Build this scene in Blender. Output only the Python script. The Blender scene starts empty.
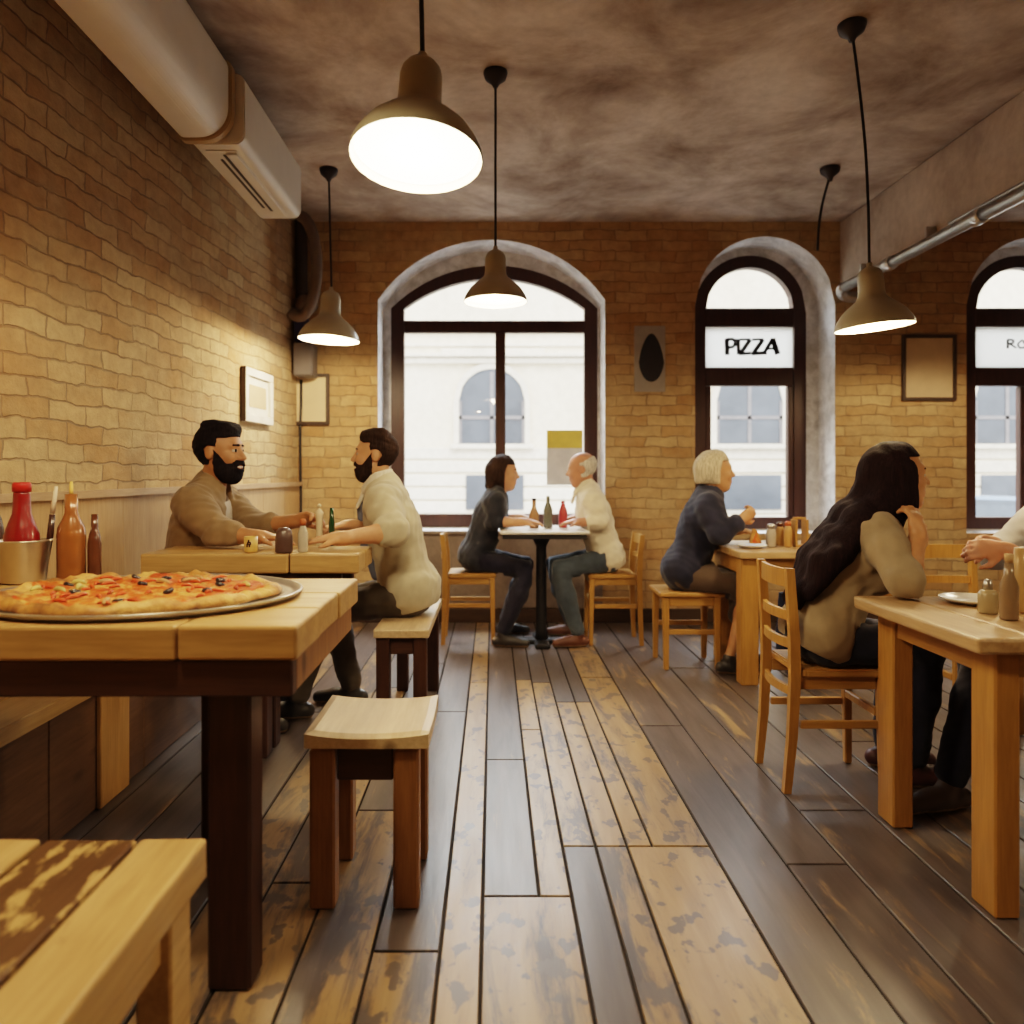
import bpy, bmesh, math, random
import numpy as np
from mathutils import Vector, Matrix, noise as mnoise

random.seed(7)
PI = math.pi
scene = bpy.context.scene
COL = scene.collection

# ------------------------------------------------------------------ node helpers
def new_mat(name):
    m = bpy.data.materials.new(name)
    m.use_nodes = True
    nt = m.node_tree
    nt.nodes.clear()
    out = nt.nodes.new('ShaderNodeOutputMaterial')
    b = nt.nodes.new('ShaderNodeBsdfPrincipled')
    nt.links.new(b.outputs[0], out.inputs[0])
    return m, nt, b, out

def N(nt, typ, **kw):
    n = nt.nodes.new(typ)
    for k, v in kw.items():
        setattr(n, k, v)
    return n

def setin(n, **kw):
    for k, v in kw.items():
        n.inputs[k.replace('_', ' ')].default_value = v
    return n

def rgba(c):
    return (c[0], c[1], c[2], 1.0)

def ramp(nt, fac, stops, interp='LINEAR'):
    r = N(nt, 'ShaderNodeValToRGB')
    r.color_ramp.interpolation = interp
    els = r.color_ramp.elements
    while len(els) < len(stops):
        els.new(0.5)
    for e, (p, c) in zip(els, stops):
        e.position = p
        e.color = rgba(c) if len(c) == 3 else c
    nt.links.new(fac, r.inputs[0])
    return r.outputs[0]

def mixc(nt, fac, a, b, mode='MIX'):
    m = N(nt, 'ShaderNodeMix', data_type='RGBA', blend_type=mode)
    for sock, v in ((m.inputs[0], fac), (m.inputs[6], a), (m.inputs[7], b)):
        if hasattr(v, 'is_output'):
            nt.links.new(v, sock)
        elif isinstance(v, (int, float)):
            sock.default_value = v
        else:
            sock.default_value = rgba(v)
    return m.outputs[2]

def coords(nt, scale=(1, 1, 1), rot=(0, 0, 0), loc=(0, 0, 0)):
    tc = N(nt, 'ShaderNodeTexCoord')
    mp = N(nt, 'ShaderNodeMapping')
    mp.inputs['Scale'].default_value = scale
    mp.inputs['Rotation'].default_value = rot
    mp.inputs['Location'].default_value = loc
    nt.links.new(tc.outputs['Object'], mp.inputs[0])
    return mp.outputs[0]

def noise(nt, vec, scale=5, detail=4, rough=0.55, dist=0.0):
    n = N(nt, 'ShaderNodeTexNoise')
    n.inputs['Scale'].default_value = scale
    n.inputs['Detail'].default_value = detail
    n.inputs['Roughness'].default_value = rough
    n.inputs['Distortion'].default_value = dist
    nt.links.new(vec, n.inputs['Vector'])
    return n.outputs['Fac']

def bump(nt, b, height, strength=0.3, dist=0.02):
    bp = N(nt, 'ShaderNodeBump')
    bp.inputs['Strength'].default_value = strength
    bp.inputs['Distance'].default_value = dist
    nt.links.new(height, bp.inputs['Height'])
    nt.links.new(bp.outputs[0], b.inputs['Normal'])

MATS = {}
def plain(name, c, rough=0.5, metal=0.0, var=0.12, vscale=8, spec=0.5, bmp=0.0, coat=0.0, sheen=0.0):
    if name in MATS:
        return MATS[name]
    m, nt, b, o = new_mat(name)
    v = coords(nt)
    f = noise(nt, v, vscale, 4)
    c1 = tuple(x * (1 - var) for x in c)
    c2 = tuple(min(1, x * (1 + var)) for x in c)
    nt.links.new(ramp(nt, f, [(0.3, c1), (0.7, c2)]), b.inputs['Base Color'])
    b.inputs['Roughness'].default_value = rough
    b.inputs['Metallic'].default_value = metal
    b.inputs['Specular IOR Level'].default_value = spec
    b.inputs['Coat Weight'].default_value = coat
    b.inputs['Sheen Weight'].default_value = sheen
    if bmp:
        bump(nt, b, noise(nt, v, vscale * 4, 3), bmp, 0.01)
    MATS[name] = m
    return m

def wood(name, dark, light, axis='x', scale=1.0, rough=0.5, knots=True, worn=None, spec=0.4, worn_amt=0.5, worn_scale=1.0):
    if name in MATS:
        return MATS[name]
    m, nt, b, o = new_mat(name)
    st = {'x': (1.2, 14, 14), 'y': (14, 1.2, 14), 'z': (14, 14, 1.2)}[axis]
    v = coords(nt, tuple(s * scale for s in st))
    g = noise(nt, v, 1.6, 8, 0.6, 0.6)
    fine = noise(nt, v, 7.0, 4, 0.6)
    v2 = coords(nt)
    big = noise(nt, v2, 3.0, 3)
    col = ramp(nt, g, [(0.25, dark), (0.75, light)])
    col = mixc(nt, 0.35, col, ramp(nt, fine, [(0.3, tuple(x * .7 for x in dark)), (0.7, light)]), 'MIX')
    col = mixc(nt, 0.5, col, ramp(nt, big, [(0.3, (.72, .70, .68)), (0.7, (1, 1, 1))]), 'MULTIPLY')
    if knots:
        vor = N(nt, 'ShaderNodeTexVoronoi')
        vor.inputs['Scale'].default_value = 1.1
        vk = coords(nt, tuple((2.2 if s > 5 * 1 else 1.0) * 2.2 for s in st))
        nt.links.new(vk, vor.inputs['Vector'])
        kf = ramp(nt, vor.outputs['Distance'], [(0.05, (1, 1, 1)), (0.13, (0, 0, 0))])
        col = mixc(nt, kf, col, tuple(x * .45 for x in dark))
    if worn is not None:
        wn = noise(nt, coords(nt, tuple(2.0 if s > 5 else .7 for s in st)), 2.2 * worn_scale, 6, 0.62)
        wf = ramp(nt, wn, [(worn_amt, (0, 0, 0)), (worn_amt + .06, (1, 1, 1))])
        col = mixc(nt, wf, col, mixc(nt, 0.5, worn, col))
    nt.links.new(col, b.inputs['Base Color'])
    b.inputs['Roughness'].default_value = rough
    b.inputs['Specular IOR Level'].default_value = spec
    bump(nt, b, g, 0.25, 0.004)
    MATS[name] = m
    return m

def emit(name, c, s):
    m, nt, b, o = new_mat(name)
    b.inputs['Base Color'].default_value = rgba(c)
    b.inputs['Emission Color'].default_value = rgba(c)
    b.inputs['Emission Strength'].default_value = s
    return m

# ------------------------------------------------------------------ mesh builder
class MB:
    """collects shapes in world coordinates; build() links them as ONE mesh object"""
    def __init__(s):
        s.v, s.f, s.mi, s.sm = [], [], [], []
        s.cur = 0
        s.tones = []
        s.tone = (0.5, 0.5, 0.5)
    def add(s, vs, fs, smooth=False):
        b = len(s.v)
        s.v += [tuple(p) for p in vs]
        for f in fs:
            s.f.append(tuple(b + i for i in f))
            s.mi.append(s.cur)
            s.sm.append(smooth)
            s.tones.append(s.tone)
        return s
    def from_bm(s, bm, smooth=False):
        bm.verts.index_update()
        s.add([v.co[:] for v in bm.verts], [[v.index for v in f.verts] for f in bm.faces], smooth)
        bm.free()
        return s
    def box(s, lo, hi, bev=0.004, M=None, seg=1, jit=0):
        bm = bmesh.new()
        bmesh.ops.create_cube(bm, size=1)
        for v in bm.verts:
            v.co = Vector([(lo[i] + hi[i]) / 2 + v.co[i] * (hi[i] - lo[i]) for i in range(3)])
            if jit:
                v.co += Vector([random.uniform(-jit, jit) for _ in range(3)])
        if bev:
            bev = min(bev, .45 * min(hi[i] - lo[i] for i in range(3)))
            bmesh.ops.bevel(bm, geom=bm.edges[:], offset=bev, segments=seg, affect='EDGES', profile=0.5)
        if M is not None:
            bm.transform(M)
        return s.from_bm(bm)
    def bar(s, a, b, w, d, bev=0.004, w2=None, d2=None, up=(0, 0, 1)):
        """tapered rectangular bar from a to b"""
        a, b = Vector(a), Vector(b)
        t = (b - a).normalized()
        u = Vector(up)
        if abs(t.dot(u)) > .95:
            u = Vector((0, 1, 0))
        x = t.cross(u).normalized()
        y = x.cross(t).normalized()
        w2 = w if w2 is None else w2
        d2 = d if d2 is None else d2
        bm = bmesh.new()
        vs = []
        for p, ww, dd in ((a, w, d), (b, w2, d2)):
            for sx, sy in ((-1, -1), (1, -1), (1, 1), (-1, 1)):
                vs.append(bm.verts.new(p + x * sx * ww / 2 + y * sy * dd / 2))
        for f in ((3, 2, 1, 0), (4, 5, 6, 7), (0, 1, 5, 4), (1, 2, 6, 5), (2, 3, 7, 6), (3, 0, 4, 7)):
            bm.faces.new([vs[i] for i in f])
        bmesh.ops.recalc_face_normals(bm, faces=bm.faces[:])
        if bev:
            bmesh.ops.bevel(bm, geom=bm.edges[:], offset=bev, segments=1, affect='EDGES')
        return s.from_bm(bm)
    def lathe(s, prof, c=(0, 0, 0), seg=32, M=None, sx=1, sy=1, cap=True):
        vs, fs = [], []
        n = len(prof)
        for i, (r, z) in enumerate(prof):
            for k in range(seg):
                a = 2 * PI * k / seg
                vs.append(Vector((c[0] + r * sx * math.cos(a), c[1] + r * sy * math.sin(a), c[2] + z)))
        for i in range(n - 1):
            for k in range(seg):
                k2 = (k + 1) % seg
                fs.append((i * seg + k, i * seg + k2, (i + 1) * seg + k2, (i + 1) * seg + k))
        if cap:
            if prof[0][0] > 1e-5:
                fs.append(tuple(reversed(range(seg))))
            if prof[-1][0] > 1e-5:
                fs.append(tuple((n - 1) * seg + k for k in range(seg)))
        if M is not None:
            vs = [M @ v for v in vs]
        return s.add(vs, fs, True)
    def tube(s, pts, r, seg=10, rs=None, closed=False):
        pts = [Vector(p) for p in pts]
        n = len(pts)
        vs, fs = [], []
        prev = None
        for i, p in enumerate(pts):
            t = (pts[min(i + 1, n - 1)] - pts[max(i - 1, 0)]).normalized()
            if prev is None:
                u = Vector((0, 0, 1)) if abs(t.z) < .9 else Vector((1, 0, 0))
                x = t.cross(u).normalized()
            else:
                x = (prev - t * prev.dot(t)).normalized()
            prev = x
            y = t.cross(x)
            rr = rs[i] if rs else r
            for k in range(seg):
                a = 2 * PI * k / seg
                vs.append(p + (x * math.cos(a) + y * math.sin(a)) * rr)
        for i in range(n - 1):
            for k in range(seg):
                k2 = (k + 1) % seg
                fs.append((i * seg + k, i * seg + k2, (i + 1) * seg + k2, (i + 1) * seg + k))
        fs.append(tuple(reversed(range(seg))))
        fs.append(tuple((n - 1) * seg + k for k in range(seg)))
        return s.add(vs, fs, True)
    def prism(s, poly, axis, a0, a1, bev=0.0, smooth=False):
        """extrude a 2-D polygon along an axis; poly in the two other axes (xyz order)"""
        bm = bmesh.new()
        def P(p, a):
            if axis == 'x': return (a, p[0], p[1])
            if axis == 'y': return (p[0], a, p[1])
            return (p[0], p[1], a)
        A = [bm.verts.new(P(p, a0)) for p in poly]
        B = [bm.verts.new(P(p, a1)) for p in poly]
        n = len(poly)
        bm.faces.new(A)
        bm.faces.new(list(reversed(B)))
        for i in range(n):
            j = (i + 1) % n
            bm.faces.new((A[j], A[i], B[i], B[j]))
        bmesh.ops.recalc_face_normals(bm, faces=bm.faces[:])
        if bev:
            bmesh.ops.bevel(bm, geom=bm.edges[:], offset=bev, segments=2, affect='EDGES')
        return s.from_bm(bm, smooth)
    def build(s, name, mats, parent=None, tone_attr=False, local=False):
        me = bpy.data.meshes.new(name)
        off = Vector((0, 0, 0))
        if parent is not None and not local:
            p = parent
            while p is not None:
                off += p.location
                p = p.parent
        vs = [(v[0] - off.x, v[1] - off.y, v[2] - off.z) for v in s.v]
        me.from_pydata(vs, [], s.f)
        if not isinstance(mats, (list, tuple)):
            mats = [mats]
        for m in mats:
            me.materials.append(m)
        me.polygons.foreach_set('material_index', s.mi)
        me.polygons.foreach_set('use_smooth', s.sm)
        if tone_attr:
            at = me.color_attributes.new('tone', 'FLOAT_COLOR', 'CORNER')
            k = 0
            for p, t in zip(me.polygons, s.tones):
                for _ in p.loop_indices:
                    at.data[k].color = (t[0], t[1], t[2], 1)
                    k += 1
        me.update()
        o = bpy.data.objects.new(name, me)
        COL.objects.link(o)
        if parent is not None:
            o.parent = parent
        return o

def tag(o, label=None, cat=None, group=None, kind=None):
    if label: o['label'] = label
    if cat: o['category'] = cat
    if group: o['group'] = group
    if kind: o['kind'] = kind
    return o

def thing(name, label, cat, loc=(0, 0, 0), rotz=0.0, group=None):
    o = bpy.data.objects.new(name, None)
    o.empty_display_size = 0.1
    COL.objects.link(o)
    o.location = loc
    o.rotation_euler = (0, 0, rotz)
    return tag(o, label, cat, group)

def dup(root, loc, rotz=0.0, label=None, group=None):
    r = root.copy()
    COL.objects.link(r)
    r.location = loc
    r.rotation_euler = (0, 0, rotz)
    if label: r['label'] = label
    if group: r['group'] = group
    for ch in [o for o in bpy.data.objects if o.parent == root]:
        c = ch.copy()
        COL.objects.link(c)
        c.parent = r
        for g in [o for o in bpy.data.objects if o.parent == ch]:
            d = g.copy()
            COL.objects.link(d)
            d.parent = c
    return r

def fix_normals(o):
    bm = bmesh.new()
    bm.from_mesh(o.data)
    bmesh.ops.recalc_face_normals(bm, faces=bm.faces[:])
    bm.to_mesh(o.data)
    bm.free()

# ------------------------------------------------------------------ camera: level, lens shifted
H = 1.15
cd = bpy.data.cameras.new('camera')
cam = bpy.data.objects.new('camera', cd)
COL.objects.link(cam)
cam.location = (0, 0, H)
cam.rotation_euler = (PI / 2, 0, 0)
cd.sensor_width = 36.0
cd.lens = 750 / 1024 * 36
cd.shift_x = 19 / 1024
cd.shift_y = -40 / 1024
cd.clip_start = 0.05
cd.dof.use_dof = True
cd.dof.focus_distance = 2.7
cd.dof.aperture_fstop = 2.0
scene.camera = cam
# ------------------------------------------------------------------ room dimensions
YB = 5.75            # brick face of the window wall
YF = -2.6
XR = 5.3
CEIL = 3.067
def xw(y):           # the long brick wall runs very slightly off the floorboards
    return -1.50 - 0.06 * (YB - y)

def brick_mat(name, ucode, seed, tint=(1, 1, 1)):
    m, nt, b, o = new_mat(name)
    tc = N(nt, 'ShaderNodeTexCoord')
    sp = N(nt, 'ShaderNodeSeparateXYZ')
    nt.links.new(tc.outputs['Object'], sp.inputs[0])
    cb = N(nt, 'ShaderNodeCombineXYZ')
    nt.links.new(sp.outputs[ucode], cb.inputs[0])
    nt.links.new(sp.outputs['Z'], cb.inputs[1])
    cb.inputs[2].default_value = seed
    nz = N(nt, 'ShaderNodeTexNoise')
    nz.inputs['Scale'].default_value = 3.2
    nz.inputs['Detail'].default_value = 3
    nt.links.new(cb.outputs[0], nz.inputs['Vector'])
    sub = N(nt, 'ShaderNodeVectorMath', operation='SUBTRACT')
    nt.links.new(nz.outputs['Color'], sub.inputs[0])
    sub.inputs[1].default_value = (.5, .5, .5)
    scl = N(nt, 'ShaderNodeVectorMath', operation='SCALE')
    nt.links.new(sub.outputs[0], scl.inputs[0])
    scl.inputs['Scale'].default_value = 0.06
    add = N(nt, 'ShaderNodeVectorMath', operation='ADD')
    nt.links.new(cb.outputs[0], add.inputs[0])
    nt.links.new(scl.outputs[0], add.inputs[1])
    nz2 = N(nt, 'ShaderNodeTexNoise')
    nz2.inputs['Scale'].default_value = 13
    nz2.inputs['Detail'].default_value = 2
    nt.links.new(cb.outputs[0], nz2.inputs['Vector'])
    sub2 = N(nt, 'ShaderNodeVectorMath', operation='SUBTRACT')
    nt.links.new(nz2.outputs['Color'], sub2.inputs[0])
    sub2.inputs[1].default_value = (.5, .5, .5)
    scl2 = N(nt, 'ShaderNodeVectorMath', operation='SCALE')
    nt.links.new(sub2.outputs[0], scl2.inputs[0])
    scl2.inputs['Scale'].default_value = 0.028
    add2 = N(nt, 'ShaderNodeVectorMath', operation='ADD')
    nt.links.new(add.outputs[0], add2.inputs[0])
    nt.links.new(scl2.outputs[0], add2.inputs[1])
    vec = add2.outputs[0]
    br = N(nt, 'ShaderNodeTexBrick')
    nt.links.new(vec, br.inputs['Vector'])
    br.inputs['Scale'].default_value = 1.0
    br.inputs['Brick Width'].default_value = 0.235
    br.inputs['Row Height'].default_value = 0.079
    br.inputs['Mortar Size'].default_value = 0.0055
    br.inputs['Mortar Smooth'].default_value = 0.6
    br.inputs['Bias'].default_value = -0.1
    br.inputs['Color1'].default_value = rgba((.58, .44, .265))
    br.inputs['Color2'].default_value = rgba((.43, .265, .135))
    br.inputs['Mortar'].default_value = rgba((.34, .25, .165))
    n1 = noise(nt, cb.outputs[0], 2.4, 5, 0.6)
    n2 = noise(nt, cb.outputs[0], 14, 6, 0.65)
    n3 = noise(nt, cb.outputs[0], 0.9, 3, 0.5)
    col = mixc(nt, ramp(nt, n1, [(.46, (0, 0, 0)), (.66, (.85, .85, .85))]), br.outputs['Color'], (.52, .40, .25))
    col = mixc(nt, ramp(nt, n3, [(.5, (0, 0, 0)), (.7, (.45, .45, .45))]), col, (.40, .20, .085))
    col = mixc(nt, 0.55, col, ramp(nt, n2, [(.25, (.5, .47, .44)), (.7, (1.08, 1.05, 1.0))]), 'MULTIPLY')
    nt.links.new(mixc(nt, 1.0, col, tint, 'MULTIPLY'), b.inputs['Base Color'])
    b.inputs['Roughness'].default_value = 0.85
    b.inputs['Specular IOR Level'].default_value = 0.2
    inv = N(nt, 'ShaderNodeMath', operation='MULTIPLY_ADD')
    nt.links.new(br.outputs['Fac'], inv.inputs[0])
    inv.inputs[1].default_value = -0.8
    nt.links.new(n2, inv.inputs[2])
    bump(nt, b, inv.outputs[0], 0.7, 0.015)
    return m

M_brick_b = brick_mat('brick window wall', 'X', 3.1, (.98, .93, .88))
M_brick_l = brick_mat('brick long wall', 'Y', 0.0)

def plaster(name, c1, c2, c3, scale=1.2, rough=.9):
    m, nt, b, o = new_mat(name)
    v = coords(nt)
    f = noise(nt, v, scale, 7, .62, .4)
    g = noise(nt, v, scale * 9, 5, .6)
    col = ramp(nt, f, [(.3, c1), (.5, c2), (.68, c3)])
    col = mixc(nt, .5, col, ramp(nt, g, [(.3, (.7, .7, .7)), (.7, (1.05, 1.05, 1.05))]), 'MULTIPLY')
    nt.links.new(col, b.inputs['Base Color'])
    b.inputs['Roughness'].default_value = rough
    b.inputs['Specular IOR Level'].default_value = .2
    bump(nt, b, g, .3, .01)
    return m

M_ceil = plaster('mottled ceiling plaster', (.20, .14, .11), (.44, .36, .30), (.68, .59, .52), 1.5)
M_reveal = plaster('rough whitewash', (.42, .40, .39), (.66, .64, .63), (.84, .83, .82), 8)
M_dark_frame = wood('dark stained window wood', (.030, .012, .010), (.075, .028, .020), 'z', rough=.45, knots=False)

# floor --------------------------------------------------------------------------------
def floor_mat():
    m, nt, b, o = new_mat('worn floorboards')
    at = N(nt, 'ShaderNodeVertexColor', layer_name='tone')
    v = coords(nt, (9, .9, 1))
    grain = noise(nt, v, 2.2, 8, .62, .5)
    v2 = coords(nt, (3.2, .55, 1))
    patch = noise(nt, v2, 3.4, 8, .68, .5)
    v3 = coords(nt, (1, .7, 1))
    spots = noise(nt, v3, 16, 3, .5)
    sep = N(nt, 'ShaderNodeSeparateColor')
    nt.links.new(at.outputs[0], sep.inputs[0])
    # R = how pale the board is, G = how much the other tone shows through, B = variation
    pale = ramp(nt, grain, [(.25, (.24, .148, .07)), (.75, (.38, .255, .132))])
    dark = ramp(nt, grain, [(.25, (.060, .048, .046)), (.75, (.130, .105, .098))])
    sub = N(nt, 'ShaderNodeMath', operation='MULTIPLY_ADD')
    nt.links.new(sep.outputs[1], sub.inputs[0])
    sub.inputs[1].default_value = 0.5
    nt.links.new(patch, sub.inputs[2])
    pf = ramp(nt, sub.outputs[0], [(.69, (0, 0, 0)), (.80, (1, 1, 1))])
    # fac: R xor patch
    xr = N(nt, 'ShaderNodeMath', operation='SUBTRACT')
    nt.links.new(sep.outputs[0], xr.inputs[0])
    nt.links.new(pf, xr.inputs[1])
    ab = N(nt, 'ShaderNodeMath', operation='ABSOLUTE')
    nt.links.new(xr.outputs[0], ab.inputs[0])
    col = mixc(nt, ab.outputs[0], dark, pale)
    sp2 = ramp(nt, spots, [(.57, (0, 0, 0)), (.61, (.9, .9, .9))])
    spm = N(nt, 'ShaderNodeMath', operation='MULTIPLY')
    nt.links.new(sp2, spm.inputs[0])
    nt.links.new(sep.outputs[0], spm.inputs[1])
    col = mixc(nt, spm.outputs[0], col, (.105, .085, .080))
    bright = N(nt, 'ShaderNodeMath', operation='MULTIPLY_ADD')
    nt.links.new(sep.outputs[2], bright.inputs[0])
    bright.inputs[1].default_value = .7
    bright.inputs[2].default_value = .65
    cbn = N(nt, 'ShaderNodeCombineColor')
    for i in range(3):
        nt.links.new(bright.outputs[0], cbn.inputs[i])
    col = mixc(nt, 1.0, col, cbn.outputs[0], 'MULTIPLY')
    nt.links.new(col, b.inputs['Base Color'])
    rr = ramp(nt, patch, [(.3, (.28, .28, .28)), (.7, (.42, .42, .42))])
    nt.links.new(rr, b.inputs['Roughness'])
    b.inputs['Specular IOR Level'].default_value = .55
    b.inputs['Coat Weight'].default_value = .15
    b.inputs['Coat Roughness'].default_value = .30
    bump(nt, b, grain, .35, .004)
    return m
M_floor = floor_mat()
M_gap = plain('dark gap', (.02, .014, .01), .9)

fl = MB()
def board(x0, x1, y0, y1, t):
    fl.cur = 0
    fl.tone = t
    g = .0045
    z = 0.0
    x0 += g; x1 -= g; y0 += g; y1 -= g
    b = .0014
    vs = [(x0, y0, z - .02), (x1, y0, z - .02), (x1, y1, z - .02), (x0, y1, z - .02),
          (x0, y0, z - b), (x1, y0, z - b), (x1, y1, z - b), (x0, y1, z - b),
          (x0 + b, y0 + b, z), (x1 - b, y0 + b, z), (x1 - b, y1 - b, z), (x0 + b, y1 - b, z)]
    fl.add(vs, [(0, 1, 5, 4), (1, 2, 6, 5), (2, 3, 7, 6), (3, 0, 4, 7), (4, 5, 9, 8), (5, 6, 10, 9), (6, 7, 11, 10), (7, 4, 8, 11), (8, 9, 10, 11)])
rf = random.Random(3)
def column(x0, x1, ys, tones):
    for i in range(len(ys) - 1):
        board(x0, x1, ys[i], ys[i + 1], tones[i])
P_ = lambda a=.30, b=.6: (1.0, a, b)      # pale board
D_ = lambda a=.10, b=.5: (0.0, a * .72, b)      # dark board
Y0, Y1 = YF, YB + .5
column(-.127, -.028, [Y0, 1.1, 4.1, Y1], [P_(), P_(.22, .75), P_(.1, .5)])
column(-.028, .213, [Y0, 2.034], [P_(.36, .60)])
column(-.028, .125, [2.034, 3.0, Y1], [D_(.28, .95), D_(.2, .9)])
column(.125, .213, [2.034, 3.35, 4.15, Y1], [P_(.34, .62), P_(.3, .7), D_(.2, .8)])
column(.213, .315, [Y0, 2.306, 4.1, Y1], [D_(.02, .62), P_(.36, .66), D_(.2, .8)])
column(.315, .412, [Y0, 2.306, 3.75, Y1], [P_(.52, .55), P_(.3, .7), D_(.2, .75)])
column(.412, .667, [Y0, 2.306], [P_(.25, .66)])
column(.412, .49, [2.306, 3.75, Y1], [P_(.3, .7), D_(.2, .6)])
column(.49, .667, [2.306, 4.2, Y1], [P_(.33, .62), P_(.4, .5)])
column(.667, .86, [Y0, 1.2, 3.4, Y1], [D_(.3, .5), D_(.22, .62), D_(.42, .8)])
column(.86, 1.04, [Y0, 2.2, Y1], [D_(.33, .45), D_(.36, .7)])
column(1.04, 1.27, [Y0, 2.55, 4.4, Y1], [D_(.33, .42), D_(.42, .55), D_(.25, .5)])
column(-.29, -.127, [Y0, 1.8, 3.6, Y1], [P_(.45, .45), D_(.22, .85), D_(.2, .9)])
column(-.46, -.29, [Y0, 1.3, 2.55, 4.5, Y1], [P_(.5, .42), P_(.48, .5), D_(.3, .6), D_(.2, .7)])
column(-.62, -.46, [Y0, 2.1, 4.0, Y1], [P_(.45, .4), P_(.45, .5), D_(.2, .5)])
x = -.62
while x > -2.1:
    w = rf.uniform(.13, .2)
    c = [Y0, rf.uniform(0, 2), rf.uniform(2.6, 4.4), Y1]
    column(x - w, x, c, [rf.choice([P_(.5, .4), D_(.2, .4)]) for _ in range(3)])
    x -= w
x = 1.27
while x < XR + .1:
    w = rf.uniform(.14, .21)
    c = [Y0, rf.uniform(.3, 2.5), rf.uniform(2.9, 4.9), Y1]
    column(x, x + w, c, [D_(rf.uniform(.25, .42), rf.uniform(.35, .6)) for _ in range(3)])
    x += w
fl.cur = 1
fl.add([(-2.2, YF - .1, -.006), (XR + .2, YF - .1, -.006), (XR + .2, YB + .5, -.006), (-2.2, YB + .5, -.006)], [(0, 1, 2, 3)])
tag(fl.build('floor', [M_floor, M_gap], tone_attr=True), 'worn wooden floorboards in pale tan and dark brown', None, kind='structure')

# ceiling
c = MB()
c.box((-2.3, YF - .1, CEIL), (XR + .3, YB + .45, CEIL + .15), 0)
tag(c.build('ceiling', M_ceil), 'mottled brown and grey plaster ceiling', None, kind='structure')

# long brick wall on the side of the pizza table
w = MB()
vs = [(xw(YF), YF, 0), (xw(YB + .4), YB + .4, 0), (xw(YB + .4), YB + .4, CEIL), (xw(YF), YF, CEIL)]
vs += [(p[0] - .3, p[1], p[2]) for p in vs]
w.add(vs, [(0, 1, 2, 3), (5, 4, 7, 6), (4, 0, 3, 7), (1, 5, 6, 2), (3, 2, 6, 7), (4, 5, 1, 0)])
o = w.build('wall_left', M_brick_l)
fix_normals(o)
tag(o, 'long yellow brick wall beside the pizza table', None, kind='structure')
# other walls
w = MB(); w.box((XR, YF, 0), (XR + .3, YB + .4, CEIL), 0)
tag(w.build('wall_right', M_brick_l), 'brick side wall out of view', None, kind='structure')
w = MB(); w.box((-2.3, YF - .3, 0), (XR + .3, YF, CEIL), 0)
tag(w.build('wall_front', M_brick_b), 'brick wall behind the camera', None, kind='structure')

# window wall with arched openings ----------------------------------------------------------
TH = .40
def arch_fn(x0, x1, spring, apex):
    """height of the opening at x: circular segment"""
    hw = (x1 - x0) / 2
    rise = apex - spring
    R = (hw * hw + rise * rise) / (2 * rise)
    cx, cz = (x0 + x1) / 2, apex - R
    return lambda x: cz + math.sqrt(max(0, R * R - (x - cx) ** 2))
OPEN = [  # x0, x1, sill, spring, apex of the brick opening
    (-.882, .859, .70, 2.47, 2.93),
    (1.549, 2.622, .68, 2.43, 2.955),
    (3.63, 4.72, .68, 2.43, 2.955),
]
w = MB()
NSEG = 24
xs_prev = -2.3
def quad(m, p, c=0):
    m.cur = c
    m.add(p, [(0, 1, 2, 3)])
YO = YB + TH
for (x0, x1, sill, spring, apex) in OPEN:
    for y, flip in ((YB, False), (YO, True)):
        def q(a, b, z0a, z0b, z1a, z1b):
            p = [(a, y, z0a), (b, y, z0b), (b, y, z1b), (a, y, z1a)]
            quad(w, p if not flip else p[::-1], 0)
        q(xs_prev, x0, 0, 0, CEIL, CEIL)
        q(x0, x1, 0, 0, sill, sill)
        f = arch_fn(x0, x1, spring, apex)
        for k in range(NSEG):
            a = x0 + (x1 - x0) * k / NSEG
            b = x0 + (x1 - x0) * (k + 1) / NSEG
            q(a, b, f(a) if k else spring, f(b) if k < NSEG - 1 else spring, CEIL, CEIL)
    # reveals
    f = arch_fn(x0, x1, spring, apex)
    quad(w, [(x0, YO, sill), (x0, YB, sill), (x0, YB, spring), (x0, YO, spring)], 1)
    quad(w, [(x1, YB, sill), (x1, YO, sill), (x1, YO, spring), (x1, YB, spring)], 1)
    quad(w, [(x0, YB, sill), (x0, YO, sill), (x1, YO, sill), (x1, YB, sill)], 1)
    for k in range(NSEG):
        a = x0 + (x1 - x0) * k / NSEG
        b = x0 + (x1 - x0) * (k + 1) / NSEG
        za = f(a) if k else spring
        zb = f(b) if k < NSEG - 1 else spring
        quad(w, [(a, YB, za), (b, YB, zb), (b, YO, zb), (a, YO, za)], 1)
    xs_prev = x1
for y, flip in ((YB, 0), (YO, 1)):
    p = [(xs_prev, y, 0), (XR + .3, y, 0), (XR + .3, y, CEIL), (xs_prev, y, CEIL)]
    quad(w, p if not flip else p[::-1], 0)
o = w.build('wall_back', [M_brick_b, M_reveal])
tag(o, 'brick window wall with three arched openings', None, kind='structure')

# window frames -------------------------------------------------------------------------
def glass_mat():
    m, nt, b, o = new_mat('window glass')
    nt.nodes.remove(b)
    tr = N(nt, 'ShaderNodeBsdfTransparent')
    tr.inputs[0].default_value = (.96, .98, .98, 1)
    gl = N(nt, 'ShaderNodeBsdfGlossy')
    gl.inputs['Roughness'].default_value = .02
    fr = N(nt, 'ShaderNodeFresnel')
    fr.inputs[0].default_value = 1.45
    mx = N(nt, 'ShaderNodeMixShader')
    nt.links.new(fr.outputs[0], mx.inputs[0])
    nt.links.new(tr.outputs[0], mx.inputs[1])
    nt.links.new(gl.outputs[0], mx.inputs[2])
    nt.links.new(mx.outputs[0], o.inputs[0])
    return m
M_glass = glass_mat()

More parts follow.
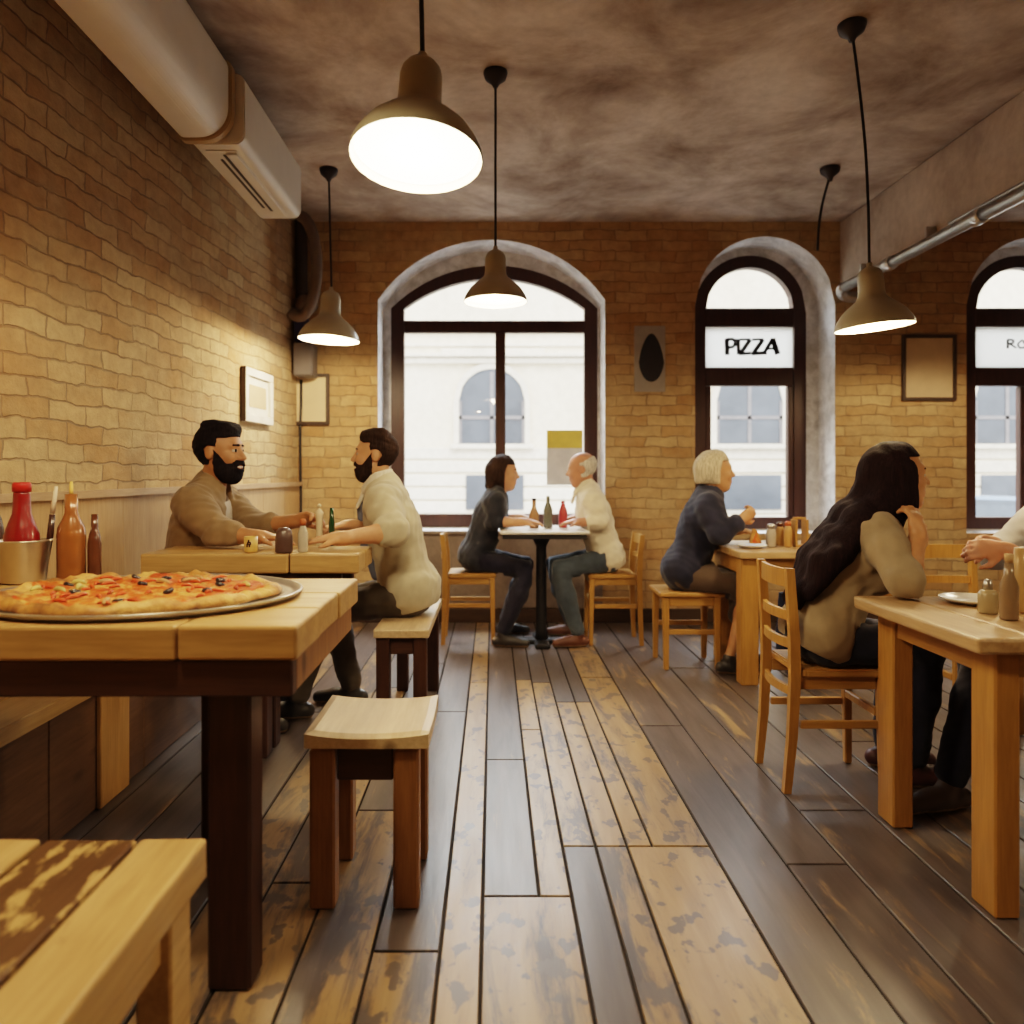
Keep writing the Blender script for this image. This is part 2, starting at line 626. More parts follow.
def arch_frame(m, x0, x1, sill, spring, apex, wd, y0, y1):
    """outer frame following the arch: two stiles, arched head, bottom rail"""
    f = arch_fn(x0, x1, spring, apex)
    g = arch_fn(x0 + wd, x1 - wd, spring, apex - wd)
    n = 28
    outer = [(x0, sill)] + [(x0 + (x1 - x0) * k / n, f(x0 + (x1 - x0) * k / n) if 0 < k < n else spring) for k in range(n + 1)] + [(x1, sill)]
    a, b = x0 + wd, x1 - wd
    inner = [(a, sill + wd)] + [(a + (b - a) * k / n, g(a + (b - a) * k / n) if 0 < k < n else spring) for k in range(n + 1)] + [(b, sill + wd)]
    N_ = len(outer)
    vs = [(p[0], y0, p[1]) for p in outer] + [(p[0], y0, p[1]) for p in inner] + [(p[0], y1, p[1]) for p in outer] + [(p[0], y1, p[1]) for p in inner]
    fs = []
    for i in range(N_):
        j = (i + 1) % N_
        fs += [(i, j, N_ + j, N_ + i), (2 * N_ + j, 2 * N_ + i, 3 * N_ + i, 3 * N_ + j),
               (i, 2 * N_ + i, 2 * N_ + j, j), (N_ + i, N_ + j, 3 * N_ + j, 3 * N_ + i)]
    m.add(vs, fs)
    return g

def arched_pane(name, x0, x1, z0, fn, y, root):
    m = MB()
    n = 24
    top = [(x0 + (x1 - x0) * k / n) for k in range(n + 1)]
    vs = [(x, y, z0) for x in top] + [(x, y, max(z0 + .002, fn(x))) for x in top]
    m.add(vs, [(k, k + 1, n + 2 + k, n + 1 + k) for k in range(n)])
    return m.build(name, M_glass, root)

def rect_pane(name, x0, x1, z0, z1, y, root, mat=None):
    m = MB()
    m.add([(x0, y, z0), (x1, y, z0), (x1, y, z1), (x0, y, z1)], [(0, 1, 2, 3)])
    return m.build(name, mat or M_glass, root)

YG = 6.05            # frame front
# window 1: wide, one transom, one mullion
w1 = thing('window_1', 'wide arched window with dark frame and central mullion', None, (0, YG, .7)); w1['kind'] = 'structure'
m = MB()
g1 = arch_frame(m, -.822, .842, .705, 2.47, 2.815, .105, YG, YG + .07)
fo = m.build('frame', M_dark_frame, w1)
fix_normals(fo)
m = MB(); m.box((-.716, YG + .005, 2.275), (.736, YG + .065, 2.375), .006); m.build('transom', M_dark_frame, w1)
m = MB(); m.box((.018, YG + .003, .812), (.102, YG + .067, 2.273), .006); m.build('mullion', M_dark_frame, w1)
arched_pane('pane', -.716, .736, 2.376, g1, YG + .035, w1)
rect_pane('pane', -.716, .017, .811, 2.274, YG + .035, w1)
rect_pane('pane', .103, .736, .811, 2.274, YG + .035, w1)

def door_window(name, dx, label, mull=False):
    r = thing(name, label, None, (dx + 2.08, YG, .69)); r['kind'] = 'structure'
    x0, x1 = 1.62 + dx, 2.525 + dx
    m = MB()
    g = arch_frame(m, x0, x1, .69, 2.43, 2.895, .095, YG, YG + .08)
    fo = m.build('frame', M_dark_frame, r)
    fix_normals(fo)
    a, b = x0 + .097, x1 - .097
    m = MB(); m.box((a, YG + .004, 2.322), (b, YG + .07, 2.475), .006); m.build('transom', M_dark_frame, r)
    m = MB(); m.box((a, YG + .004, 1.845), (b, YG + .07, 1.995), .006); m.build('transom', M_dark_frame, r)
    arched_pane('pane', a - .002, b + .002, 2.476, g, YG + .04, r)
    if mull:
        m = MB(); m.box((dx + 2.08, YG + .006, .787), (dx + 2.16, YG + .07, 1.843), .006); m.build('mullion', M_dark_frame, r)
        rect_pane('pane', a, dx + 2.079, .786, 1.844, YG + .04, r)
        rect_pane('pane', dx + 2.161, b, .786, 1.844, YG + .04, r)
    else:
        m = MB(); m.box((a, YG + .006, .787), (a + .045, YG + .07, 1.843), .006); m.build('stile', M_dark_frame, r)
        m = MB(); m.box((b - .045, YG + .006, .787), (b, YG + .07, 1.843), .006); m.build('stile', M_dark_frame, r)
        rect_pane('pane', a + .046, b - .046, .786, 1.844, YG + .04, r)
    return a, b
a2, b2 = door_window('window_2', 0.0, 'narrow arched window with the bold black lettered sign')
a3, b3 = door_window('window_3', 2.18, 'arched window at the edge with the faint lettered sign', True)

# whitewashed rebates closing the openings around the frames
def rebate(name, op, fr, label):
    (ax0, ax1, asill, aspr, aap), (bx0, bx1, bsill, bspr, bap) = op, fr
    f, g = arch_fn(ax0, ax1, aspr, aap), arch_fn(bx0, bx1, bspr, bap)
    n = 28
    outer = [(ax0, asill)] + [(ax0 + (ax1 - ax0) * k / n, f(ax0 + (ax1 - ax0) * k / n) if 0 < k < n else aspr) for k in range(n + 1)] + [(ax1, asill)]
    inner = [(bx0 - .001, bsill)] + [(bx0 + (bx1 - bx0) * k / n + (-.001 if k == 0 else .001 if k == n else 0), (g(bx0 + (bx1 - bx0) * k / n) if 0 < k < n else bspr) + .001) for k in range(n + 1)] + [(bx1 + .001, bsill)]
    NN = len(outer)
    y0, y1 = YG - .004, YB + TH - .001
    vs = [(p[0], y0, p[1]) for p in outer] + [(p[0], y0, p[1]) for p in inner] + [(p[0], y1, p[1]) for p in outer] + [(p[0], y1, p[1]) for p in inner]
    fs = []
    for i in range(NN):
        j = (i + 1) % NN
        fs += [(i, j, NN + j, NN + i), (2 * NN + j, 2 * NN + i, 3 * NN + i, 3 * NN + j), (NN + i, NN + j, 3 * NN + j, 3 * NN + i)]
    m = MB(); m.add(vs, fs)
    o = m.build(name, M_reveal)
    fix_normals(o)
    tag(o, label, None, kind='structure')
rebate('trim_5', (-.882, .859, .70, 2.47, 2.93), (-.822, .842, .705, 2.47, 2.815), 'whitewashed rebate around the wide window frame')
rebate('trim_6', (1.549, 2.622, .68, 2.43, 2.955), (1.62, 2.525, .69, 2.43, 2.895), 'whitewashed rebate around the narrow window with the bold sign')
rebate('trim_7', (3.63, 4.72, .68, 2.43, 2.955), (3.80, 4.705, .69, 2.43, 2.895), 'whitewashed rebate around the window with the faint sign')

# sign panels sitting in the middle lights
def sign_mat():
    m, nt, b, o = new_mat('white sign panel')
    b.inputs['Base Color'].default_value = (.85, .85, .83, 1)
    tl = N(nt, 'ShaderNodeBsdfTranslucent')
    tl.inputs[0].default_value = (.80, .80, .78, 1)
    mx = N(nt, 'ShaderNodeMixShader')
    mx.inputs[0].default_value = .6
    nt.links.new(b.outputs[0], mx.inputs[1]); nt.links.new(tl.outputs[0], mx.inputs[2]); nt.links.new(mx.outputs[0], o.inputs[0])
    return m
M_sign = sign_mat()
M_letter = plain('black paint lettering', (.012, .012, .012), .6)
M_letter2 = plain('grey paint lettering', (.10, .10, .095), .6)
def strokes(m, segs, ox, oz, sx, sz, y, wd):
    for (p, q, k) in segs:
        a = Vector((ox + p[0] * sx, y, oz + p[1] * sz))
        b = Vector((ox + q[0] * sx, y, oz + q[1] * sz))
        m.bar(a, b, wd * k, .004, 0, up=(0, 1, 0))
PZ = []
def P(a, b, k=1): PZ.append((a, b, k))
# P
P((.10, -.06), (.06, 1.0), 1.6); P((.02, .97), (.62, .98), 1.1); P((.62, .98), (.78, .78), 1.3); P((.78, .78), (.66, .50), 1.3); P((.66, .50), (.12, .40), 1.1)
# I
P((1.02, -.04), (.98, 1.0), 1.3)
# Z Z with sloping diagonals and heavy feet
P((1.10, .95), (1.98, .97), .8); P((1.95, .95), (1.18, .04), 1.5); P((1.06, .0), (2.02, .06), 1.1)
P((2.10, .95), (3.02, .97), .8); P((2.98, .95), (2.22, .06), 1.5); P((2.06, .02), (3.28, .08), 1.3)
# A
P((3.10, .10), (3.78, 1.02), 1.3); P((3.74, 1.02), (4.18, -.02), 1.9); P((3.36, .34), (3.95, .36), .8)
t = thing('pizza_sign', 'white sign panel lettered PIZZA in heavy black brush strokes', 'sign', (2.08, YG + .02, 2.0))
m = MB(); m.box((a2 + .003, YG + .022, 1.998), (b2 - .003, YG + .034, 2.319), .002); m.build('panel', M_sign, t)
m = MB(); strokes(m, PZ, 1.885, 2.105, .1005, .122, YG + .018, .022); m.build('lettering', M_letter, t)
t = thing('window_sign', 'white sign panel with small faint grey lettering', 'sign', (4.25, YG + .02, 2.0))
m = MB(); m.box((a3 + .003, YG + .022, 1.998), (b3 - .003, YG + .034, 2.319), .002); m.build('panel', M_sign, t)
PR = [((.05, 0), (.05, 1.0), 1.3), ((.05, .98), (.5, .95), 1.2), ((.5, .95), (.5, .6), 1.2), ((.5, .6), (.08, .5), 1.2), ((.2, .5), (.75, .05), .9),
      ((1.2, .95), (.85, .5), .9), ((.85, .5), (1.0, .05), .9), ((1.0, .05), (1.45, .1), 1.2), ((1.45, .1), (1.5, .6), .9), ((1.5, .6), (1.2, .95), .9), ((1.25, .9), (1.6, .1), .9),
      ((2.1, .95), (1.75, .5), .9), ((1.75, .5), (1.9, .05), .9), ((1.9, .05), (2.35, .1), 1), ((2.35, .1), (2.4, .7), .9), ((2.4, .7), (2.1, .95), .9)]
m = MB(); strokes(m, PR, 4.16, 2.15, .10, .072, YG + .018, .013); m.build('lettering', M_letter2, t)

# downstand beam and trims ----------------------------------------------------------------
M_beam = plaster('beam plaster', (.36, .29, .24), (.50, .42, .36), (.60, .51, .44), 2.0)
m = MB(); m.box((2.655, YF, 2.56), (2.76, YB - .001, CEIL - .001), .01)
tag(m.build('trim_1', M_beam), 'shallow plaster beam running under the ceiling to the window wall', None, kind='structure')

M_panel = wood('pale wall panelling', (.46, .29, .15), (.60, .41, .23), 'z', 1.0, .5, knots=False)
M_rail = wood('pale rail', (.40, .27, .17), (.58, .42, .28), 'y', 1.0, .45, knots=False)
def along(name, mat, off0, off1, y0, y1, z0, z1, label):
    m = MB()
    poly = [(xw(y0) + off0, y0), (xw(y1) + off0, y1), (xw(y1) + off1, y1), (xw(y0) + off1, y0)]
    m.prism(poly, 'z', z0, z1)
    return tag(m.build(name, mat), label, None, kind='structure')
yy = YF + .01
m = MB()
while yy < YB - .05:
    y2 = min(yy + .42, YB - .004)
    m.prism([(xw(yy) + .002, yy + .002), (xw(y2) + .002, y2 - .002), (xw(y2) + .025, y2 - .002), (xw(yy) + .025, yy + .002)], 'z', .0, 1.045)
    yy = y2
tag(m.build('trim_2', M_panel), 'pale wood panelling along the foot of the long brick wall', None, kind='structure')
along('trim_3', M_rail, .001, .045, YF + .01, YB - .004, 1.045, 1.075, 'pale wood rail capping the wall panelling')
# plinth of the window wall
M_base = wood('dark skirting', (.045, .028, .020), (.10, .06, .04), 'x', 1.0, .6, knots=False)
m = MB(); m.box((-1.44, YB - .022, 0), (XR - .01, YB - .001, .105), .004)
tag(m.build('baseboard_back', M_base), 'dark skirting board along the window wall', None, kind='structure')
# shallow ledge at the sill of the wide window, grey panel below
M_sillp = plaster('grey brown sill plaster', (.17, .13, .11), (.25, .20, .17), (.32, .26, .22), 3)
m = MB(); m.box((-.90, YB - .03, .672), (.88, YB - .002, .70), .006)
m.box((-.86, YB - .014, .108), (.84, YB - .001, .668), .004)
tag(m.build('trim_4', M_sillp), 'grey brown panel and ledge under the wide window', None, kind='structure')
# ------------------------------------------------------------------ pendant lamps
M_shade = plain('olive grey enamel', (.46, .42, .31), .38, .0, .1, 6, .5, coat=.2)
M_shade_in = plain('white enamel inside', (.85, .80, .68), .5, var=.03)
M_cord = plain('black cord', (.015, .014, .016), .6)
M_canopy = plain('dark canopy metal', (.035, .03, .035), .45, .3)
M_bulb = emit('warm glowing lens', (1.0, .86, .60), 14.0)
SHADE = [(1.0, 0), (.985, .10), (.93, .22), (.80, .42), (.64, .57), (.50, .68), (.40, .77), (.345, .86), (.33, 1.0), (.325, 1.35), (.30, 1.47), (.23, 1.57), (.10, 1.64), (.07, 1.66), (.07, 1.75), (.0, 1.75)]
SHADE_IN = [(.985, .001), (.965, .10), (.91, .21), (.78, .40), (.62, .55), (.48, .66), (.38, .75), (.325, .86), (.31, 1.0), (.305, 1.33), (.0, 1.34)]
def make_lamp(name, label, X, Y, zr, R, canopy=None, tilt=(0, 0), watts=22, grp='enamel pendant lamps'):
    cx, cy = canopy if canopy else (X, Y)
    t = thing(name, label, 'lamp', (X, Y, zr), 0, grp)
    Mx = Matrix.Translation((X, Y, zr)) @ Matrix.Rotation(tilt[0], 4, 'X') @ Matrix.Rotation(tilt[1], 4, 'Y') @ Matrix.Scale(R, 4)
    m = MB()
    m.lathe(SHADE, seg=48, M=Mx, cap=False)
    m.cur = 1
    m.lathe(SHADE_IN[::-1], seg=48, M=Mx, cap=False)
    sh = m.build('shade', [M_shade, M_shade_in], t)
    m = MB(); m.lathe([(0.0, .16), (.5, .10), (.80, .10), (.93, .125), (.90, .18), (.5, .17), (.0, .22)], seg=40, M=Mx, cap=False)
    m.build('bulb_lens', M_bulb, t)
    top = Mx @ Vector((0, 0, 1.74))
    pts = []
    n = 16
    for i in range(n + 1):
        k = i / n
        x = top.x + (cx - top.x) * k
        y = top.y + (cy - top.y) * k
        z = top.z + (CEIL - .03 - top.z) * k
        sway = math.sin(k * PI) * (.02 if canopy else 0.0)
        pts.append((x + sway, y, z))
    m = MB(); m.tube(pts, .0065 if R > .17 else .006, 8)
    m.build('cord', M_cord, t)
    m = MB(); m.lathe([(.012, CEIL - .075), (.018, CEIL - .06), (.05, CEIL - .035), (.058, CEIL - .012), (.058, CEIL - .001), (0, CEIL - .001)], (cx, cy, 0), 24)
    m.build('ceiling_canopy', M_canopy, t)
    ld = bpy.data.lights.new('lamp_or_fill_light', 'POINT')
    ld.energy = watts
    ld.color = (1.0, .74, .43)
    ld.shadow_soft_size = .035
    lo = bpy.data.objects.new('lamp_or_fill_light', ld)
    COL.objects.link(lo)
    lo.location = (X, Y, zr + .004)
    return t
LAMP_W = 22
make_lamp('pendant_lamp', 'biggest olive enamel pendant lamp, glowing, hanging nearest over the aisle', -.205, 2.0, 1.985, .178, tilt=(-.16, .04), watts=LAMP_W * .9)
make_lamp('pendant_lamp', 'small enamel pendant lamp hanging before the wide window', .012, 3.594, 1.965, .152, watts=LAMP_W * .8)
make_lamp('pendant_lamp', 'dark enamel pendant lamp in the corner below the air conditioner', -1.04, 4.75, 1.985, .192, tilt=(0, .05), watts=LAMP_W * 2.0)
make_lamp('pendant_lamp', 'tilted enamel pendant lamp on a slanting cord near the metal conduit', 1.632, 3.21, 1.768, .158, canopy=(1.536, 3.21), tilt=(.02, -.09), watts=LAMP_W * 1.9)
# a bare length of cord on its own canopy
t = thing('ceiling_cord', 'bare black cord slanting from a small round canopy on the ceiling', 'cord', (2.125, 4.73, CEIL))
m = MB()
m.tube([(2.125 - .078 * k - .02 * math.sin(k * PI), 4.73, CEIL - .05 - .47 * k) for k in [i / 10 for i in range(11)]], .008, 8)
m.build('cord', M_cord, t)
m = MB(); m.lathe([(.014, CEIL - .085), (.02, CEIL - .06), (.055, CEIL - .03), (.06, CEIL - .012), (.06, CEIL - .001), (0, CEIL - .001)], (2.125, 4.73, 0), 24)
m.build('ceiling_canopy', M_canopy, t)

# added warm fill spots out of view, with no lamp fixtures behind them
def fill_light(x, y, z, w, size=.10, col=(1, .74, .43)):
    ld = bpy.data.lights.new('lamp_or_fill_light', 'SPOT')
    ld.energy = w
    ld.spot_size = math.radians(168)
    ld.spot_blend = .22
    ld.color = col
    ld.shadow_soft_size = size
    lo = bpy.data.objects.new('lamp_or_fill_light', ld)
    COL.objects.link(lo)
    lo.location = (x, y, z)

# ------------------------------------------------------------------ air conditioners on the long wall
M_ac = plain('cream white plastic', (.66, .63, .58), .42, var=.03, spec=.45)
M_ac2 = plain('beige plastic rim', (.42, .31, .17), .5, var=.04)
M_ac_dark = plain('dark vent slot', (.05, .045, .045), .6)
M_bracket = plain('bracket metal', (.08, .075, .075), .5, .5)
def ac_profile(x0, x1, z0, z1, r):
    """cross-section (x, z): flat back, big rounded lower front edge"""
    p = [(x0, z1), (x0, z0 + .02), (x0 + .02, z0)]
    for k in range(9):
        a = -PI / 2 + (PI / 2) * k / 8
        p.append((x1 - r + r * math.cos(a), z0 + r + r * math.sin(a)))
    for k in range(5):
        a = (PI / 2) * k / 4
        p.append((x1 - .04 + .04 * math.cos(a), z1 - .04 + .04 * math.sin(a)))
    return p
def wall_bracket(m, y, x0, z):
    m.box((xw(y) + .006, y - .02, z - .015), (x0 - .001, y + .02, z + .015), .002)
    m.box((xw(y) + .003, y - .03, z - .02), (xw(y) + .012, y + .03, z + .08), .002)
GR = 'air conditioners in a row on the long wall'
# far unit with the louvre
X0, X1, Z0, Z1 = -1.375, -1.125, 2.635, 2.955
t = thing('air_conditioner', 'white wall air conditioner with open louvre, farthest of the row', 'air conditioner', ((X0 + X1) / 2, 3.9, Z0), 0, GR)
m = MB(); m.prism(ac_profile(X0, X1, Z0, Z1, .045), 'y', 3.395, 4.40, .006); m.build('casing', M_ac, t)
m = MB(); m.box((X0 + .05, 3.46, Z0 - .004), (X0 + .19, 4.34, Z0 - .0005), .001); m.build('vent_panel', M_ac, t)
m = MB()
m.box((X0 + .085, 3.55, Z0 - .0075), (X0 + .098, 4.20, Z0 - .0045), 0); m.box((X0 + .115, 3.50, Z0 - .0075), (X0 + .128, 4.25, Z0 - .0045), 0)
m.build('vent_slot', M_ac_dark, t)
m = MB(); m.box((X0 + .135, 3.48, Z0 - .014), (X0 + .185, 4.32, Z0 - .0045), .003); m.build('louvre', M_ac, t)
for yb_ in (3.6, 4.25):
    m = MB(); wall_bracket(m, yb_, X0, 2.94); m.build('wall_bracket', M_bracket, t)
# middle rounded unit
def round_unit(label, y0, y1, x0, x1, z0, z1):
    t = thing('air_conditioner', label, 'air conditioner', ((x0 + x1) / 2, (y0 + y1) / 2, z0), 0, GR)
    m = MB(); m.prism(ac_profile(x0, x1, z0, z1, .13), 'y', y0, y1 - .05, .005); m.build('casing', M_ac, t)
    m = MB(); m.prism(ac_profile(x0 - .004, x1 + .012, z0 - .008, z1 + .004, .13), 'y', y1 - .048, y1, .005); m.build('end_rim', M_ac2, t)
    for yb_ in (y0 + .2, y1 - .25):
        m = MB(); wall_bracket(m, yb_, x0, z0 + .325); m.build('wall_bracket', M_bracket, t)
round_unit('cream rounded air conditioner with beige end rim, middle of the row', 2.335, 3.385, -1.40, -1.175, 2.635, 2.985)
round_unit('cream rounded air conditioner cut off by the top of the view', 1.27, 2.325, -1.40, -1.175, 2.635, 2.985)

# corner pipework behind the units
M_pipe_dark = plain('dark pipe', (.045, .035, .032), .6)
M_hose = plain('brown grey hose', (.16, .115, .085), .6)
M_blue = plain('dark blue box', (.02, .02, .085), .5)
M_grey = plain('grey meter box', (.13, .115, .115), .5)
def px(X_, Y_): return X_
t = thing('drain_hose', 'thick brown hose looping down from the air conditioner into the corner', 'hose', (-1.40, 5.4, 2.3))
pts = []
for k in range(19):
    a = PI * .5 - PI * 1.15 * k / 18
    pts.append((-1.385 + .125 * math.cos(a), 5.36, 2.62 + .36 * math.sin(a)))
m = MB(); m.tube(pts, .042, 12); m.build('hose', M_hose, t)
m = MB(); m.box((-1.46, 5.345, 2.955), (-1.37, 5.375, 3.065), .003); m.build('mount_clip', M_bracket, t)
t = thing('corner_box', 'stack of dark blue and grey boxes on the pipe in the wall corner', 'meter', (-1.42, 5.62, 1.95))
m = MB(); m.box((-1.478, 5.56, 2.12), (-1.385, 5.70, 2.30), .008); m.build('blue_box', M_blue, t)
m = MB(); m.box((-1.480, 5.54, 1.86), (-1.335, 5.71, 2.112), .012); m.build('grey_box', M_grey, t)
m = MB(); m.tube([(-1.445, 5.66, 2.31), (-1.445, 5.66, CEIL - .003)], .045, 14); m.build('riser', M_pipe_dark, t)
m = MB(); m.lathe([(.0, 0), (.07, 0), (.085, .03), (.085, .08), (.05, .11), (0, .11)], (-1.40, 5.63, 2.36), 20); m.build('valve', M_hose, t)
m = MB(); m.tube([(-1.468, 5.735, 1.855), (-1.468, 5.735, 1.66), (-1.475, 5.735, 1.5), (-1.47, 5.735, .9), (-1.465, 5.735, .2)], .011, 8); m.build('cable', M_cord, t)

# metal conduit along the beam
M_steel = plain('galvanised steel', (.52, .50, .48), .28, .9, .12, 10)
t = thing('conduit', 'shiny galvanised metal conduit running under the plaster beam', 'pipe', (2.59, 3, 2.5))
m = MB(); m.tube([(2.592, YF + .02, 2.512), (2.592, 5.52, 2.512)], .036, 16); m.build('pipe', M_steel, t)
for y in (3.1, 4.0, 4.9):
    m = MB(); m.lathe([(.038, -.04), (.044, -.035), (.044, .035), (.038, .04)], seg=16, M=Matrix.Translation((2.592, y, 2.512)) @ Matrix.Rotation(PI / 2, 4, 'X'), cap=False); m.build('coupling', M_steel, t)
m = MB()
pts = [(2.592, 5.525, 2.512)]
for k in range(9):
    a = k / 8 * PI * .5
    pts.append((2.592 + .09 * (1 - math.cos(a)), 5.56 + .07 * math.sin(a), 2.512 - .05 * math.sin(a)))
pts += [(2.76, 5.63, 2.46)]
m.tube(pts, .040, 16); m.build('elbow', M_steel, t)
for y in (1.2, 2.6, 3.6, 4.5, 5.3):
    m = MB(); m.box((2.595, y - .012, 2.5485), (2.654, y + .012, 2.62), .002); m.build('mount_clip', M_steel, t)
m = MB(); m.tube([(2.62, YF + .02, 2.575), (2.62, 4.3, 2.575)], .012, 10); m.build('thin_pipe', M_steel, t)

# ------------------------------------------------------------------ pictures
M_fr_white = plain('white frame paint', (.78, .74, .68), .5)
M_fr_dark = plain('dark brown frame', (.05, .03, .022), .45)
M_tan_art = plain('tan faded print', (.56, .41, .26), .7, var=.08)
M_cream_art = plain('cream faded print', (.74, .58, .38), .7, var=.06)
M_mat = plain('ivory mount', (.80, .76, .68), .7)
# on the long wall: local build, then rotate to the wall
def wall_picture(name, label, x0, x1, z0, z1, y, fw, mats, inner=None, cat='picture'):
    t = thing(name, label, cat, ((x0 + x1) / 2, y, z0))
    m = MB()
    d = .028
    m.box((x0, y - d, z0), (x0 + fw, y - .002, z1), .003); m.box((x1 - fw, y - d, z0), (x1, y - .002, z1), .003)
    m.box((x0 + fw, y - d, z0), (x1 - fw, y - .002, z0 + fw), .003); m.box((x0 + fw, y - d, z1 - fw), (x1 - fw, y - .002, z1), .003)
    m.build('picture_frame', mats[0], t)
    m = MB(); m.box((x0 + fw, y - .014, z0 + fw), (x1 - fw, y - .003, z1 - fw), 0); m.build('print', mats[1], t)
    if inner:
        k = inner
        m = MB(); m.box((x0 + fw + k, y - .017, z0 + fw + k), (x1 - fw - k, y - .0145, z1 - fw - k), 0); m.build('print_centre', mats[2], t)
    return t
k = YB / 750
wall_picture('wall_picture', 'small tan picture in thin dark frame between corner and wide window', -1.555 + .0 + .005, -1.252 + .0, 1.15 + (472 - 425) * k, 1.15 + (472 - 374) * k, YB, .026, (M_fr_dark, M_cream_art))
wall_picture('wall_picture', 'square tan picture in dark frame between the two narrow windows', (901 - 493) * k, (955 - 493) * k, 1.15 + (472 - 401) * k, 1.15 + (472 - 335) * k, YB, .026, (M_fr_dark, M_tan_art))
M_poster = plain('grey poster paper', (.34, .31, .28), .7)
M_sil = plain('black silhouette ink', (.02, .017, .02), .7)
t = thing('wall_poster', 'grey poster with a black rounded silhouette beside the wide window', 'poster', ((650 - 493) * k, YB, 1.15 + (472 - 392) * k))
m = MB(); m.box(((634 - 493) * k, YB - .012, 1.15 + (472 - 392) * k), ((665 - 493) * k, YB - .003, 1.15 + (472 - 326) * k), .002); m.build('paper', M_poster, t)
m = MB()
cxp, czp = (651 - 493) * k, 1.15 + (472 - 358) * k
egg = []
for i in range(32):
    a = 2 * PI * i / 32
    r = 1.0 if math.sin(a) < 0 else .92
    egg.append((cxp + .098 * r * math.cos(a) * (1 - .28 * max(0, math.sin(a))), czp + .185 * math.sin(a)))
m.prism(egg, 'y', YB - .0155, YB - .0125); m.build('silhouette', M_sil, t)
# picture on the long wall
def ywall(pxx):
    s = (pxx - 493) / 750
    return (-1.50 - .06 * YB) / (s - .06)
ya, yb = ywall(240), ywall(268)
za0, za1 = 1.15 + (472 - 421) / 750 * ya, 1.15 + (472 - 366) / 750 * ya
t = thing('wall_picture', 'tan picture with wide ivory mount in white frame on the long wall', 'picture', (xw((ya + yb) / 2), (ya + yb) / 2, za0))
ang = math.atan(.06)
L = yb - ya
Mx = Matrix.Translation((xw(ya) + .004, ya, za0)) @ Matrix.Rotation(-ang, 4, 'Z')
hh = za1 - za0
def lw(m, y0, y1, z0, z1, x0, x1, b=.003): m.box((x0, y0, z0), (x1, y1, z1), b, Mx)
m = MB(); f = .05
lw(m, 0, L, 0, f, .0, .035); lw(m, 0, L, hh - f, hh, .0, .035); lw(m, 0, f, f, hh - f, .0, .035); lw(m, L - f, L, f, hh - f, .0, .035)
m.build('picture_frame', M_fr_white, t)
m = MB(); lw(m, f, L - f, f, hh - f, .001, .015, 0); m.build('mount', M_mat, t)
m = MB(); lw(m, f + .045, L - f - .045, f + .05, hh - f - .05, .016, .019, 0); m.build('print', M_tan_art, t)
m = MB(); lw(m, -.004, -.0005, 0, hh, -.0, .034, 0); m.build('frame_edge', M_fr_dark, t)

# notice taped inside the wide window
M_yel = plain('yellow header', (.66, .50, .10), .6)
M_note = plain('pale grey notice paper', (.62, .60, .59), .7)
kk = (YG - .01) / 750
t = thing('window_notice', 'paper notice with yellow header stuck on the wide window', 'notice', ((565 - 493) * kk, YG - .01, 1.15 - 13 * kk))
m = MB(); m.box(((547 - 493) * kk, YG + .02, 1.15 - 13 * kk), ((583 - 493) * kk, YG + .028, 1.15 + 24 * kk), 0); m.build('paper', M_note, t)
m = MB(); m.box(((547 - 493) * kk, YG + .02, 1.15 + 24 * kk), ((583 - 493) * kk, YG + .028, 1.15 + 42 * kk), 0); m.build('header', M_yel, t)

# ------------------------------------------------------------------ outside
M_fac = plaster('pale facade render', (.80, .71, .56), (.86, .77, .62), (.88, .80, .66), .8)
M_fac2 = plaster('pale facade stone', (.70, .65, .56), (.78, .72, .62), (.84, .78, .68), 1.5)
M_fwin = plain('grey blue house glass', (.10, .115, .14), .25, var=.2, vscale=2)
M_ffr = plain('grey house window frame', (.20, .19, .20), .6)
GZ = -.62
m = MB(); m.box((-30, YB + TH + .02, GZ - .2), (45, 13.0, GZ), 0)
tag(m.build('street', plaster('street paving', (.25, .24, .23), (.32, .31, .3), (.38, .37, .36), 2)), 'grey paved street outside the windows', None, kind='structure')
t = thing('street_building', 'cream town building with arched windows across the street', 'building', (3, 13.3, GZ))
m = MB(); m.box((-22, 13.0, GZ), (32, 13.6, 6.2), .01); m.build('facade', M_fac, t)
m = MB()
for z, d, h in ((3.02, .10, .10), (3.13, .16, .06), (3.32, .05, .05), (3.55, .07, .06)):
    m.box((-22, 13.0 - d, z), (32, 13.0, z + h), .01)
m.build('cornice', M_fac2, t)
m = MB()
z = GZ + .35
while z < 1.5:
    m.box((-22, 12.965, z), (32, 13.0, z + .20), .012); z += .235
m.build('stone_courses', M_fac2, t)
for i in range(-3, 6):
    m = MB(); m.box((i * 4.45 - .9, 12.955, 3.19), (i * 4.45 + .9, 13.0, 3.29), .01); m.build('frieze_panel', M_fac2, t)
k13 = 12.97 / 750
